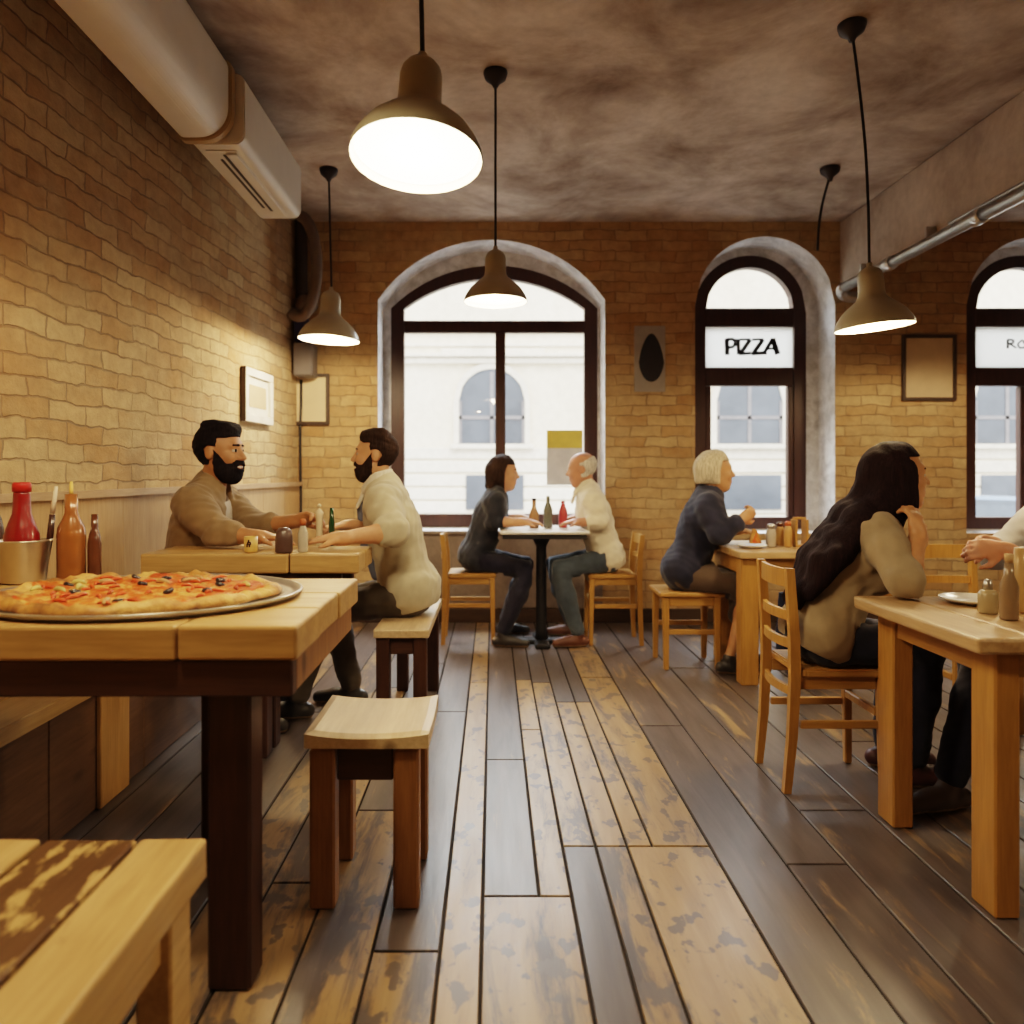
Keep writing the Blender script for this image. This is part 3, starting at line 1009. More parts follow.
for i in range(-3, 6):
    cx = i * 4.45 - .02
    hw, zb, zs, za = .57, 1.64, 2.38, 2.93
    f = arch_fn(cx - hw, cx + hw, zs, za)
    pts = [(cx - hw, zb)] + [(cx + hw, zb)] + [(cx + hw - 2 * hw * q / 16, f(cx + hw - 2 * hw * q / 16) if 0 < q < 16 else zs) for q in range(17)]
    m = MB(); m.prism(pts, 'y', 12.96, 12.999); win = m.build('house_window', M_fwin, t)
    hw2 = .66
    g = arch_fn(cx - hw2, cx + hw2, zs, za + .11)
    m = MB()
    n = 20
    outer = [(cx - hw2, zb)] + [(cx - hw2 + 2 * hw2 * q / n, g(cx - hw2 + 2 * hw2 * q / n) if 0 < q < n else zs) for q in range(n + 1)] + [(cx + hw2, zb)]
    inner = [(cx - hw, zb)] + [(cx - hw + 2 * hw * q / n, f(cx - hw + 2 * hw * q / n) if 0 < q < n else zs) for q in range(n + 1)] + [(cx + hw, zb)]
    vs = [(p[0], 12.93, p[1]) for p in outer] + [(p[0], 12.93, p[1]) for p in inner] + [(p[0], 12.998, p[1]) for p in outer] + [(p[0], 12.998, p[1]) for p in inner]
    NN = len(outer)
    fs = []
    for q in range(NN - 1):
        fs += [(q, q + 1, NN + q + 1, NN + q), (q, 2 * NN + q, 2 * NN + q + 1, q + 1), (NN + q, NN + q + 1, 3 * NN + q + 1, 3 * NN + q)]
    m.add(vs, fs); m.build('window_surround', M_fac2, win)
    m = MB(); m.box((cx - hw, 12.945, 2.06), (cx + hw, 12.959, 2.12), 0); m.box((cx - .03, 12.945, zb), (cx + .03, 12.959, za - .05), 0)
    m.box((cx - hw, 12.945, zb), (cx - hw + .05, 12.959, zs), 0); m.box((cx + hw - .05, 12.945, zb), (cx + hw, 12.959, zs), 0)
    m.build('glazing_bars', M_ffr, win)
    m = MB(); m.box((cx - .72, 12.88, zb - .09), (cx + .72, 12.999, zb - .01), .01); m.build('sill', M_fac2, win)
    m = MB(); m.box((cx - .45, 12.94, .50), (cx + .55, 12.964, 1.10), .004); m.build('basement_window', M_fwin, t)

# parked car beyond the third window
M_car = plain('pale blue car paint', (.30, .40, .54), .25, .2, .05, coat=.6)
M_cglass = plain('car glass', (.10, .13, .17), .1, coat=.5)
M_tyre = plain('tyre rubber', (.02, .02, .02), .8)
M_rim = plain('wheel rim', (.4, .4, .42), .3, .8)
t = thing('street_car', 'pale blue car parked on the street outside the third window', 'car', (6.1, 9.3, GZ))
def carprof(pts): return [(p[0] + 6.2, p[1] + GZ) for p in pts]
m = MB(); m.prism(carprof([(-2.0, .28), (1.95, .28), (2.05, .55), (1.98, .78), (1.1, .90), (-1.75, .92), (-2.02, .80), (-2.08, .5)]), 'y', 8.5, 10.1, .06); m.build('body', M_car, t)
m = MB(); m.prism(carprof([(-1.62, .925), (.98, .905), (.32, 1.42), (-.95, 1.46)]), 'y', 8.62, 9.98, .05); m.build('cabin', M_cglass, t)
m = MB(); m.prism(carprof([(-1.0, 1.43), (.36, 1.40), (.26, 1.47), (-.9, 1.50)]), 'y', 8.66, 9.94, .03); m.build('roof', M_car, t)
for wx in (-1.25, 1.25):
    for wy in (8.48, 9.94):
        Mw = Matrix.Translation((6.2 + wx, wy, GZ + .32)) @ Matrix.Rotation(-PI / 2, 4, 'X')
        m = MB(); m.lathe([(.18, 0), (.29, 0), (.318, .03), (.318, .15), (.29, .18), (.18, .18)], seg=24, M=Mw); wl = m.build('wheel', M_tyre, t)
        m = MB(); m.lathe([(0, -.004), (.19, -.004), (.19, .184), (0, .184)], seg=20, M=Mw); m.build('rim', M_rim, wl)

# ------------------------------------------------------------------ light
world = bpy.data.worlds.new('sky')
scene.world = world
world.use_nodes = True
bg = world.node_tree.nodes['Background']
bg.inputs[0].default_value = (.97, .97, .96, 1)
bg.inputs[1].default_value = 4.6
sd = bpy.data.lights.new('sun', 'SUN')
sd.energy = 3.0
sd.angle = .6
sd.color = (1, .93, .80)
so = bpy.data.objects.new('sun', sd)
COL.objects.link(so)
so.rotation_euler = (math.radians(38), math.radians(8), 0)       # comes over the roof of the restaurant onto the far facade
# added area lamp above the street, out of view, standing in for open sky
ad = bpy.data.lights.new('sky_fill', 'AREA')
ad.shape = 'RECTANGLE'
ad.size, ad.size_y = 9, 3.5
ad.energy = 2400
ad.color = (.86, .93, 1.0)
ao = bpy.data.objects.new('sky_fill', ad)
COL.objects.link(ao)
ao.location = (1.5, 9.2, 5.6)
ao.rotation_euler = (Vector((1.3, 4.6, 1.0)) - Vector(ao.location)).to_track_quat('-Z', 'Y').to_euler()
fill_light(2.7, 1.0, 2.05, 50)
fill_light(3.2, 4.35, 2.16, 60)
fill_light(-.80, 1.30, 2.12, 78)
fill_light(1.1, -.9, 2.1, 14)

scene.view_settings.view_transform = 'Filmic'
scene.view_settings.look = 'Medium High Contrast'
scene.view_settings.exposure = 0.06
# ------------------------------------------------------------------ furniture
W_top = wood('golden worn table wood', (.36, .20, .07), (.62, .40, .17), 'x', .8, .42, worn=(.30, .17, .07), worn_amt=.60)
W_topY = wood('golden worn bench wood', (.42, .25, .09), (.66, .44, .20), 'y', .8, .42, worn=(.16, .07, .02), worn_amt=.63, worn_scale=3.0)
W_bench_dark = wood('bench wood with flaking dark paint', (.075, .035, .014), (.14, .07, .03), 'y', .8, .5, knots=False, worn=(.85, .56, .22), worn_amt=.53, worn_scale=4.5)
W_darkleg = wood('dark brown table timber', (.032, .013, .009), (.080, .033, .018), 'z', 1, .5, knots=False)
W_darkrail = wood('very dark rail timber', (.035, .014, .010), (.085, .036, .020), 'x', 1, .55, knots=False)
W_mid = wood('mid brown timber', (.20, .09, .032), (.36, .18, .065), 'z', 1, .5)
W_stooltop = wood('pale stool seat', (.52, .36, .20), (.74, .57, .36), 'y', .7, .38, worn=(.40, .24, .11), worn_amt=.62)
W_chair = wood('honey chair wood', (.38, .185, .045), (.56, .30, .085), 'z', 1, .4, knots=False)
W_chairx = wood('honey rail wood', (.38, .185, .045), (.58, .32, .10), 'x', 1, .4, knots=False)
W_tabR = wood('honey table leg wood', (.36, .17, .04), (.54, .28, .075), 'z', 1, .45)
W_tabRtop = wood('weathered tan tabletop', (.34, .20, .095), (.62, .42, .22), 'y', .8, .42, worn=(.24, .13, .06), worn_amt=.6)
W_tabRapron = wood('honey apron wood', (.34, .16, .04), (.52, .27, .08), 'y', 1, .45, knots=False)

def plank_top(root, rows, z0, z1, axis, mat, bev=.006, joints=None):
    """a tabletop of planks: ONE mesh"""
    m = MB()
    for (a0, a1, b0, b1) in rows:
        m.box((a0, b0, z0 + random.uniform(0, .002)), (a1, b1, z1 - random.uniform(0, .002)), bev, seg=2)
    return m.build('tabletop', mat, root)

# front table with the pizza
T1 = thing('rustic_table', 'thick plank table with dark underframe carrying the pizza', 'table', (-1.0, 1.97, 0), 0)
XE = -.42
tz0, tz1 = .745, .82
plank_top(T1, [(-1.66, -.680, 1.60, 1.826), (-.676, XE, 1.603, 1.826), (-1.66, XE - .004, 1.830, 2.056), (-1.66, XE, 2.060, 2.335)], tz0, tz1, 'x', W_top, .007)
m = MB(); m.box((-1.62, 1.615, .665), (XE - .012, 1.655, tz0 - .001), .004); m.build('apron', W_darkrail, T1)
m = MB(); m.box((XE - .062, 1.657, .665), (XE - .014, 2.30, tz0 - .001), .004); m.build('apron', W_mid, T1)
m = MB(); m.box((-1.62, 2.27, .665), (XE - .064, 2.315, tz0 - .001), .004); m.build('apron', W_darkrail, T1)
m = MB(); m.box((-1.685, 1.62, .665), (-1.625, 2.32, .744), .004); m.build('wall_cleat', W_darkrail, T1)
for (x0, y0) in ((-.632, 1.658), (-.848, 2.175)):
    m = MB(); m.box((x0, y0, 0.001), (x0 + .096, y0 + .09, .744), .006); m.build('leg', W_darkleg, T1)

# second table, the two men's
T2 = thing('rustic_table', 'thick plank table between the two smiling men', 'table', (-.95, 3.1, 0), 0)
plank_top(T2, [(-1.38, -.80, 2.93, 3.095), (-.796, -.525, 2.932, 3.095), (-1.38, -.525, 3.099, 3.265)], .752, .83, 'x', W_top, .008)
m = MB(); m.box((-1.33, 2.96, .66), (-.60, 3.0, .751), .004); m.build('apron', W_darkrail, T2)
m = MB(); m.box((-1.33, 3.20, .66), (-.60, 3.24, .751), .004); m.build('apron', W_darkrail, T2)
for (x0, y0) in ((-1.10, 3.003), (-.985, 3.003), (-1.10, 3.118), (-.985, 3.118)):
    m = MB(); m.box((x0, y0, .001), (x0 + .08, y0 + .08, .751), .005); m.build('leg', W_darkleg, T2)

# wall bench: long boxed bench following the wall
B1 = thing('wall_bench', 'long boxed plank bench built along the panelled wall', 'bench', (-1.45, 2.4, 0))
m = MB()
ya_, yb_ = -.2, 4.6
for (o0, o1) in ((0, .5), (.5, 1.0)):
    pa = (xw(ya_) + .05, xw(yb_) + .05)
    XF = -1.325
    poly = [(pa[0] + (XF - pa[0]) * o0 + .002, ya_), (pa[0] + (XF - pa[0]) * o1 - .002, ya_), (pa[1] + (XF - pa[1]) * o1 - .001, yb_), (pa[1] + (XF - pa[1]) * o0 + .001, yb_)]
    m.prism(poly, 'z', .405, .455, .004)
m.build('seat', W_topY, B1)
m = MB()
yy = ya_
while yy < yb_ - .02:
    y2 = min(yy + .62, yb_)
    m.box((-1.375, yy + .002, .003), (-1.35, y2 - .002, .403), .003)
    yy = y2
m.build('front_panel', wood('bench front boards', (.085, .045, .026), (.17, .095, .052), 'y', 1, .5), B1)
for yy in (.6, 1.75, 2.55, 3.9):
    m = MB(); m.box((-1.349, yy, .003), (-1.332, yy + .20, .403), .003); m.build('post', wood('bench post', (.34, .18, .06), (.52, .30, .11), 'z', 1, .5, knots=False), B1)

# foreground bench
B2 = thing('plank_bench', 'plank bench with flaking dark paint in the lower corner nearest the camera', 'bench', (-.8, .85, 0))
m = MB(); m.box((-.670, .36, .378), (-.545, 1.434, .452), .007, seg=2, jit=.0015); m.build('seat_plank', W_topY, B2)
m = MB(); m.box((-.853, .36, .38), (-.679, 1.431, .450), .006, seg=2, jit=.0015); m.build('seat_plank', W_bench_dark, B2)
m = MB(); m.box((-1.03, .36, .38), (-.862, 1.433, .451), .006, seg=2, jit=.0015); m.build('seat_plank', W_topY, B2)
for x0 in (-.622, -1.01):
    for y0 in (.42, 1.305):
        m = MB(); m.box((x0, y0, .001), (x0 + .062, y0 + .085, .377), .004); m.build('leg', W_topY, B2)
for x0 in (-.606, -.995):
    m = MB(); m.box((x0, .507, .295), (x0 + .03, 1.303, .377), .003); m.build('apron', W_topY, B2)
m = MB(); m.box((-.945, 1.33, .29), (-.625, 1.36, .377), .003); m.build('end_rail', W_mid, B2)

# stool in the aisle with a dished seat
S1 = thing('wooden_stool', 'low wooden stool with pale dished seat standing alone beside the pizza table', 'stool', (-.33, 2.13, 0))
m = MB()
nx, ny = 16, 14
x0, x1, y0, y1 = -.494, -.166, 1.95, 2.30
vs, fs = [], []
for layer in (0, 1):
    for j in range(ny + 1):
        for i in range(nx + 1):
            u, v = i / nx * 2 - 1, j / ny * 2 - 1
            r = .010
            xx = (x0 + x1) / 2 + u * (x1 - x0) / 2 * (1 - .012 * v * v)
            yy = (y0 + y1) / 2 + v * (y1 - y0) / 2 * (1 - .012 * u * u)
            edge = max(abs(u), abs(v)) ** 14
            top = .462 + .012 * abs(u) ** 2.2 - .003 * math.cos(v * 2) - .008 * edge
            bot = .424 + .006 * edge
            vs.append((xx, yy, top if layer == 0 else bot))
W_ = nx + 1
L_ = W_ * (ny + 1)
for j in range(ny):
    for i in range(nx):
        a = j * W_ + i
        fs.append((a, a + 1, a + W_ + 1, a + W_))
        fs.append((L_ + a, L_ + a + W_, L_ + a + W_ + 1, L_ + a + 1))
for i in range(nx):
    fs.append((i, L_ + i, L_ + i + 1, i + 1)); b = ny * W_
    fs.append((b + i, b + i + 1, L_ + b + i + 1, L_ + b + i))
for j in range(ny):
    a = j * W_
    fs.append((a, a + W_, L_ + a + W_, L_ + a)); b = a + nx
    fs.append((b, L_ + b, L_ + b + W_, b + W_))
m.add(vs, fs, False); m.build('seat', W_stooltop, S1)
for (lx, ly) in ((-.482, 1.965), (-.262, 1.965), (-.482, 2.215), (-.262, 2.215)):
    m = MB(); m.box((lx, ly, .001), (lx + .067, ly + .062, .4225), .006); m.build('leg', W_mid, S1)
m = MB(); m.box((-.412, 1.982, .335), (-.265, 2.006, .4225), .003); m.box((-.412, 2.236, .335), (-.265, 2.26, .4225), .003); ap = m
m2 = MB(); m2.box((-.412, 1.982, .335), (-.265, 2.006, .4225), .003); m2.build('apron', W_darkrail, S1)
m2 = MB(); m2.box((-.412, 2.236, .335), (-.265, 2.26, .4225), .003); m2.build('apron', W_darkrail, S1)
for lx in (-.462, -.235):
    m2 = MB(); m2.box((lx, 2.03, .335), (lx + .024, 2.212, .4225), .003); m2.build('apron', W_darkrail, S1)

# short bench the man in the light shirt sits on
B3 = thing('short_bench', 'short dark legged bench with pale seat under the man in the light shirt', 'bench', (-.39, 3.6, 0))
m = MB(); m.box((-.515, 3.22, .435), (-.275, 4.02, .472), .006, seg=2); m.build('seat', W_stooltop, B3)
for lx in (-.505, -.345):
    for ly in (3.235, 3.93):
        m = MB(); m.box((lx, ly, .001), (lx + .058, ly + .06, .434), .004); m.build('leg', W_darkleg, B3)
m = MB(); m.box((-.446, 3.25, .36), (-.346, 3.275, .434), .003); m.build('apron', W_darkrail, B3)
m = MB(); m.box((-.446, 3.95, .36), (-.346, 3.975, .434), .003); m.build('apron', W_darkrail, B3)

# round-topped window table
M_whitetop = plain('white table top', (.72, .68, .62), .35, var=.04)
M_iron = plain('black iron', (.02, .018, .02), .5, .3)
T3 = thing('pedestal_table', 'small white topped pedestal table in front of the wide window', 'table', (.325, 5.05, 0))
m = MB(); m.box((.045, 4.75, .752), (.615, 5.34, .772), .008, seg=2); m.build('tabletop', M_whitetop, T3)
m = MB(); m.box((.06, 4.765, .722), (.60, 5.325, .751), .004); m.build('top_edge', M_iron, T3)
m = MB(); m.lathe([(.045, .03), (.036, .10), (.034, .65), (.06, .70), (.10, .7205)], (.325, 5.05, 0), 20); m.build('pedestal', M_iron, T3)
m = MB(); m.box((.13, 5.00, .001), (.52, 5.10, .03), .008); m.box((.275, 4.86, .002), (.375, 4.998, .0305), .008); m.box((.275, 5.102, .002), (.375, 5.24, .0305), .008); m.build('foot', M_iron, T3)

# middle table on the far side of the aisle
T4 = thing('wooden_table', 'wooden table with thick square legs where the white haired woman eats', 'table', (1.75, 4.35, 0))
m = MB()
for i in range(4):
    m.box((1.32, 4.0 + i * .176, .685), (2.25, 4.0 + i * .176 + .172, .722), .006, seg=2)
m.build('tabletop', wood('tan tabletop boards', (.36, .21, .09), (.60, .40, .20), 'x', .8, .42), T4)
for (lx, ly) in ((1.335, 4.03), (2.14, 4.03), (1.38, 4.607), (2.14, 4.607)):
    m = MB(); m.box((lx, ly, .001), (lx + .095, ly + .09, .684), .005); m.build('leg', W_tabR, T4)
m = MB(); m.box((1.432, 4.05, .59), (2.138, 4.08, .684), .003); m.build('apron', W_chairx, T4)
m = MB(); m.box((1.477, 4.64, .59), (2.138, 4.67, .684), .003); m.build('apron', W_chairx, T4)
m = MB(); m.box((1.36, 4.122, .59), (1.379, 4.604, .684), .003); m.build('apron', W_tabRapron, T4)

# near table on the far side of the aisle
T5 = thing('wooden_table', 'weathered plank table with thick honey legs where the long haired woman leans', 'table', (1.75, 2.2, 0))
m = MB()
xx = [1.215, 1.375, 1.545, 1.72, 1.89, 2.06, 2.25]
for a, b in zip(xx[:-1], xx[1:]):
    m.box((a, 1.875 + random.uniform(0, .006), .692), (b - .003, 2.53, .731), .008, seg=2, jit=.002)
m.build('tabletop', W_tabRtop, T5)
for (lx, ly) in ((1.289, 1.925), (1.289, 2.415), (2.13, 1.925), (2.13, 2.415)):
    m = MB(); m.box((lx, ly, .001), (lx + .066, ly + .10, .691), .005); m.build('leg', W_tabR, T5)
for lx in (1.300, 2.15):
    m = MB(); m.box((lx, 2.027, .615), (lx + .028, 2.413, .691), .003); m.build('apron', W_tabRapron, T5)
for ly in (1.95, 2.46):
    m = MB(); m.box((1.357, ly, .615), (2.128, ly + .028, .691), .003); m.build('apron', W_chairx, T5)

# ------------------------------------------------------------------ chairs (built facing +x, origin on the floor under the seat)
def chair_proto(name, label, w, d, sz, bh, slats, group=None, splay=.03):
    t = thing(name, label, 'chair', (0, 0, 0), 0, group)
    hw, hd = w / 2, d / 2
    # seat with rounded front, slightly dished
    m = MB()
    poly = [(-hd, -hw + .012), (-hd + .02, -hw), (hd - .05, -hw - .004), (hd - .012, -hw + .02), (hd + .004, 0), (hd - .012, hw - .02), (hd - .05, hw + .004), (-hd + .02, hw), (-hd, hw - .012)]
    # the posts stand behind the seat's back edge
    m.prism(poly, 'z', sz - .03, sz, .006)
    m.build('seat', W_chairx, t)
    for sy in (-1, 1):
        m = MB(); m.bar((hd - .035, sy * (hw - .022), sz - .031), (hd - .028, sy * (hw - .018), .001), .034, .034, .004, .026, .026); m.build('leg', W_chair, t)
        # back post: splayed foot, upright, slight rake: three bars in one part
        m = MB()
        xb = -hd - .018
        pts = [(xb - splay, .001), (xb - splay * .35, sz * .45), (xb, sz - .03), (xb - .004, sz + .12), (xb - .02, bh)]
        ws = [.026, .032, .036, .034, .028]
        vs, fs = [], []
        for (pxx, pz), ww in zip(pts, ws):
            cy = sy * (hw - .014)
            for dx, dy in ((-1, -1), (1, -1), (1, 1), (-1, 1)):
                vs.append((pxx + dx * ww / 2, cy + dy * .0135, pz))
        for i in range(4):
            for q in range(4):
                q2 = (q + 1) % 4
                fs.append((i * 4 + q, i * 4 + q2, i * 4 + 4 + q2, i * 4 + 4 + q))
        fs += [(3, 2, 1, 0), (16, 17, 18, 19)]
        m.add(vs, fs); m.build('back_post', W_chair, t)
        m = MB(); m.box((-hd + .0, sy * (hw - .014) - .009, sz * .52), (hd - .05, sy * (hw - .014) + .009, sz * .52 + .028), .003); m.build('stretcher', W_chairx, t)
    m = MB(); m.box((hd - .050, -hw + .04, sz * .60), (hd - .030, hw - .04, sz * .60 + .028), .003); m.build('stretcher', W_chair, t)
    for sy in (-1, 1):
        m = MB(); m.box((-hd + .001, sy * (hw - .024) - .008, sz - .075), (hd - .055, sy * (hw - .024) + .008, sz - .031), .002); m.build('seat_rail', W_chairx, t)
    m = MB(); m.box((hd - .046, -hw + .042, sz - .075), (hd - .028, hw - .042, sz - .031), .002); m.build('seat_rail', W_chair, t)
    for (z0, z1) in slats:
        m = MB()
        n = 8
        vs, fs = [], []
        for i in range(n + 1):
            y = (-hw + .030) + (w - .060) * i / n
            bow = -.018 * (1 - (2 * i / n - 1) ** 2)
            xc = -hd - .022 - .016 * max(0, (z0 - sz) / max(.05, bh - sz)) + bow
            for (dx, zz) in ((-.008, z0), (.008, z0), (.008, z1), (-.008, z1)):
                vs.append((xc + dx, y, zz))
        for i in range(n):
            for q in range(4):
                q2 = (q + 1) % 4
                fs.append((i * 4 + q, i * 4 + 4 + q, i * 4 + 4 + q2, i * 4 + q2))
        fs += [(0, 1, 2, 3), tuple(n * 4 + q for q in (3, 2, 1, 0))]
        m.add(vs, fs)
        m.build('back_slat', W_chair, t)
    return t
GC = 'honey wood chairs'
SL = [(.735, .800), (.615, .650), (.515, .548), (.345, .375)]
CH = chair_proto('dining_chair', 'ladder back honey wood chair under the long haired woman', .31, .33, .445, .805, SL, GC)
CH.location = (1.265, 2.83, 0)
# a tall-backed chair behind the near table, seen over its plate
CHF = dup(CH, (2.17, 3.42, 0), math.radians(-90), 'empty honey wood chair standing behind the plate on the near table', GC)
CHM = dup(CH, (2.28, 2.78, 0), PI, 'honey wood chair under the person cut off by the picture edge', GC)
CW = chair_proto('cafe_chair', 'small honey chair under the dark haired woman at the window table', .30, .33, .475, .735, [(.665, .728), (.57, .60)], GC, .015)
CW.location = (-.135, 5.13, 0)
CM = dup(CW, (.785, 5.10, 0), PI, 'small honey chair under the bald man at the window table', GC)
# stool of the white-haired woman
S2 = thing('wooden_stool', 'backless honey wood stool under the white haired woman', 'stool', (1.155, 4.50, 0))
m = MB(); m.box((.965, 4.335, .425), (1.345, 4.665, .452), .008, seg=2); m.build('seat', W_chairx, S2)
for sx in (-1, 1):
    for sy in (-1, 1):
        m = MB(); m.bar((1.155 + sx * .15, 4.50 + sy * .13, .424), (1.155 + sx * .150, 4.50 + sy * .145, .001), .040, .040, .005, .028, .028); m.build('leg', W_chair, S2)
for sy in (-1, 1):
    m = MB(); m.box((1.155 - .128, 4.50 + sy * .13 - .012, .37), (1.155 + .128, 4.50 + sy * .13 + .012, .424), .003); m.build('seat_rail', W_chairx, S2)
    m = MB(); m.box((1.155 - .137, 4.50 + sy * .138 - .009, .205), (1.155 + .137, 4.50 + sy * .138 + .009, .235), .003); m.build('stretcher', W_chairx, S2)
# ------------------------------------------------------------------ the pizza
M_tray = plain('grey metal tray', (.50, .49, .48), .30, .8, .06, 5)
def crust_mat():
    m, nt, b, o = new_mat('baked crust')
    v = coords(nt)
    f = noise(nt, v, 9, 5, .6)
    g = noise(nt, v, 45, 3)
    col = ramp(nt, f, [(.36, (.20, .075, .018)), (.47, (.44, .20, .05)), (.62, (.64, .37, .12))])
    col = mixc(nt, ramp(nt, noise(nt, v, 17, 4), [(.56, (0, 0, 0)), (.68, (.85, .85, .85))]), col, (.16, .055, .018))
    nt.links.new(col, b.inputs['Base Color'])
    b.inputs['Roughness'].default_value = .55
    bump(nt, b, g, .8, .008)
    return m
def topping_mat():
    m, nt, b, o = new_mat('sauce and melted cheese')
    v = coords(nt)
    f = noise(nt, v, 17, 6, .62, .8)
    g = noise(nt, v, 42, 5, .6)
    col = ramp(nt, f, [(.30, (.36, .03, .010)), (.45, (.50, .085, .016)), (.53, (.56, .18, .035)), (.60, (.68, .40, .13)), (.72, (.40, .19, .05))])
    col = mixc(nt, ramp(nt, g, [(.55, (0, 0, 0)), (.68, (.7, .7, .7))]), col, (.60, .08, .02))
    nt.links.new(col, b.inputs['Base Color'])
    b.inputs['Roughness'].default_value = .35
    bump(nt, b, g, .8, .008)
    return m
M_crust, M_topping = crust_mat(), topping_mat()
PC = (-.91, 1.965)
TZ = .8195
t = thing('pizza_tray', 'oval grey metal tray under the big pizza', 'tray', (PC[0], PC[1], TZ))
m = MB(); m.lathe([(.0, .0015), (.93, .0015), (.97, .004), (1.0, .016), (1.0, .019), (.985, .019), (.955, .0085), (.92, .006), (0, .006)], (PC[0], PC[1], TZ), 72, sx=.402, sy=.345, cap=False)
m.build('tray', M_tray, t)
pz = thing('pizza', 'large rustic pizza with red sauce, cheese and black olives', 'pizza', (PC[0] - .012, PC[1], TZ + .0075))
A_, B_ = .350, .297
def pz_out(a):
    return 1.0 + .022 * math.sin(3 * a + 1) + .016 * math.sin(7 * a) + .012 * math.sin(13 * a + 2)
def pz_h(r, a):
    p = Vector((r * math.cos(a) * 6, r * math.sin(a) * 6, 1.3))
    n = mnoise.noise(p) * .5 + .5
    n2 = mnoise.noise(p * 3.1) * .5 + .5
    base = .008 + .004 * n + .004 * n2
    rim = math.exp(-((r - .925) / .058) ** 2) * (.013 + .015 * mnoise.noise(Vector((math.cos(a) * 4, math.sin(a) * 4, 7))) + .013 * mnoise.noise(Vector((math.cos(a) * 13, math.sin(a) * 13, 3))))
    return base + max(0, rim)
m = MB()
NR, NA = 34, 160
vs, fs = [], []
cx, cy, cz = pz.location
for i in range(NR + 1):
    r = i / NR
    for k in range(NA):
        a = 2 * PI * k / NA
        ro = pz_out(a)
        z = pz_h(r, a) if i < NR else .004
        vs.append((cx + A_ * r * ro * math.cos(a), cy + B_ * r * ro * math.sin(a), cz + z))
for k in range(NA):
    a = 2 * PI * k / NA
    vs.append((cx + A_ * .97 * pz_out(a) * math.cos(a), cy + B_ * .97 * pz_out(a) * math.sin(a), cz))
for i in range(NR + 1):
    for k in range(NA):
        k2 = (k + 1) % NA
        fs.append((i * NA + k, (i + 1) * NA + k, (i + 1) * NA + k2, i * NA + k2))
m.add(vs, fs, True)
fs_b = tuple((NR + 1) * NA + k for k in range(NA))[::-1]
m.f.append(fs_b); m.mi.append(0); m.sm.append(False); m.tones.append((0, 0, 0))
m.build('crust', M_crust, pz)
# sauce and cheese layer
m = MB()
vs, fs = [], []
NR2 = 30
for i in range(NR2 + 1):
    r = .86 * i / NR2
    for k in range(NA):
        a = 2 * PI * k / NA
        edge = 1 + .05 * math.sin(5 * a) + .035 * math.sin(11 * a + 1)
        rr = r * edge
        ro = pz_out(a)
        p = Vector((rr * math.cos(a) * 9, rr * math.sin(a) * 9, 5))
        lump = .004 + .007 * max(0, mnoise.noise(p)) + .006 * max(0, mnoise.noise(p * 2.7)) + .003 * mnoise.noise(p * 6)
        z = pz_h(rr, a) + (lump if i < NR2 else -.003)
        vs.append((cx + A_ * rr * ro * math.cos(a), cy + B_ * rr * ro * math.sin(a), cz + z))
for i in range(NR2):
    for k in range(NA):
        k2 = (k + 1) % NA
        fs.append((i * NA + k, (i + 1) * NA + k, (i + 1) * NA + k2, i * NA + k2))
m.add(vs, fs, True)
m.build('sauce_and_cheese', M_topping, pz)
M_olive = plain('black olive', (.018, .013, .016), .25, coat=.3)
M_pep = plain('red pepper', (.55, .085, .018), .45, var=.3, vscale=20)
M_arti = plain('pale green artichoke', (.50, .42, .14), .5)
M_mush = plain('browned mushroom', (.42, .25, .11), .55)
rp = random.Random(12)
def on_pizza(r, a):
    ro = pz_out(a)
    return Vector((cx + A_ * r * ro * math.cos(a), cy + B_ * r * ro * math.sin(a), cz + pz_h(r, a) + .0075))
for (r, a) in ((.45, 3.75), (.38, 5.6), (.60, 5.95), (.55, .25), (.50, 1.2), (.66, .8), (.58, 1.6), (.7, 2.0), (.62, 2.9), (.2, 1.9), (.72, 4.9)):
    p = on_pizza(r, a)
    Mx = Matrix.Translation(p) @ Matrix.Rotation(rp.uniform(-.5, .5), 4, 'X') @ Matrix.Rotation(rp.uniform(-.5, .5), 4, 'Y')
    m = MB(); m.lathe([(.0045, -.004), (.011, -.005), (.0145, 0), (.012, .006), (.0055, .007), (.0045, .003), (.0045, -.004)], seg=16, M=Mx, cap=False)
    m.build('olive', M_olive, pz)
for i in range(46):
    r, a = math.sqrt(rp.uniform(.02, .62)), rp.uniform(0, 2 * PI)
    p = on_pizza(r, a)
    d = rp.uniform(0, PI)
    L = rp.uniform(.010, .024)
    pts = [p + Vector((math.cos(d) * L * s + rp.uniform(-.003, .003), math.sin(d) * L * s, .004 * (1 - s * s))) for s in (-1, -.5, 0, .5, 1)]
    m = MB(); m.tube(pts, .006, 7, rs=[.002, .0042, .0048, .004, .002]); m.build('pepper_strip', M_pep, pz)
for i in range(12):
    r, a = math.sqrt(rp.uniform(.02, .6)), rp.uniform(0, 2 * PI)
    p = on_pizza(r, a)
    d = rp.uniform(0, PI)
    L = rp.uniform(.014, .026)
    pts = [p + Vector((math.cos(d) * L * s, math.sin(d) * L * s, .006 * (1 - s * s))) for s in (-1, -.6, 0, .6, 1)]
    m = MB(); m.tube(pts, .009, 8, rs=[.002, .0062, .007, .005, .002]); m.build('artichoke' if i % 2 else 'mushroom', M_arti if i % 2 else M_mush, pz)

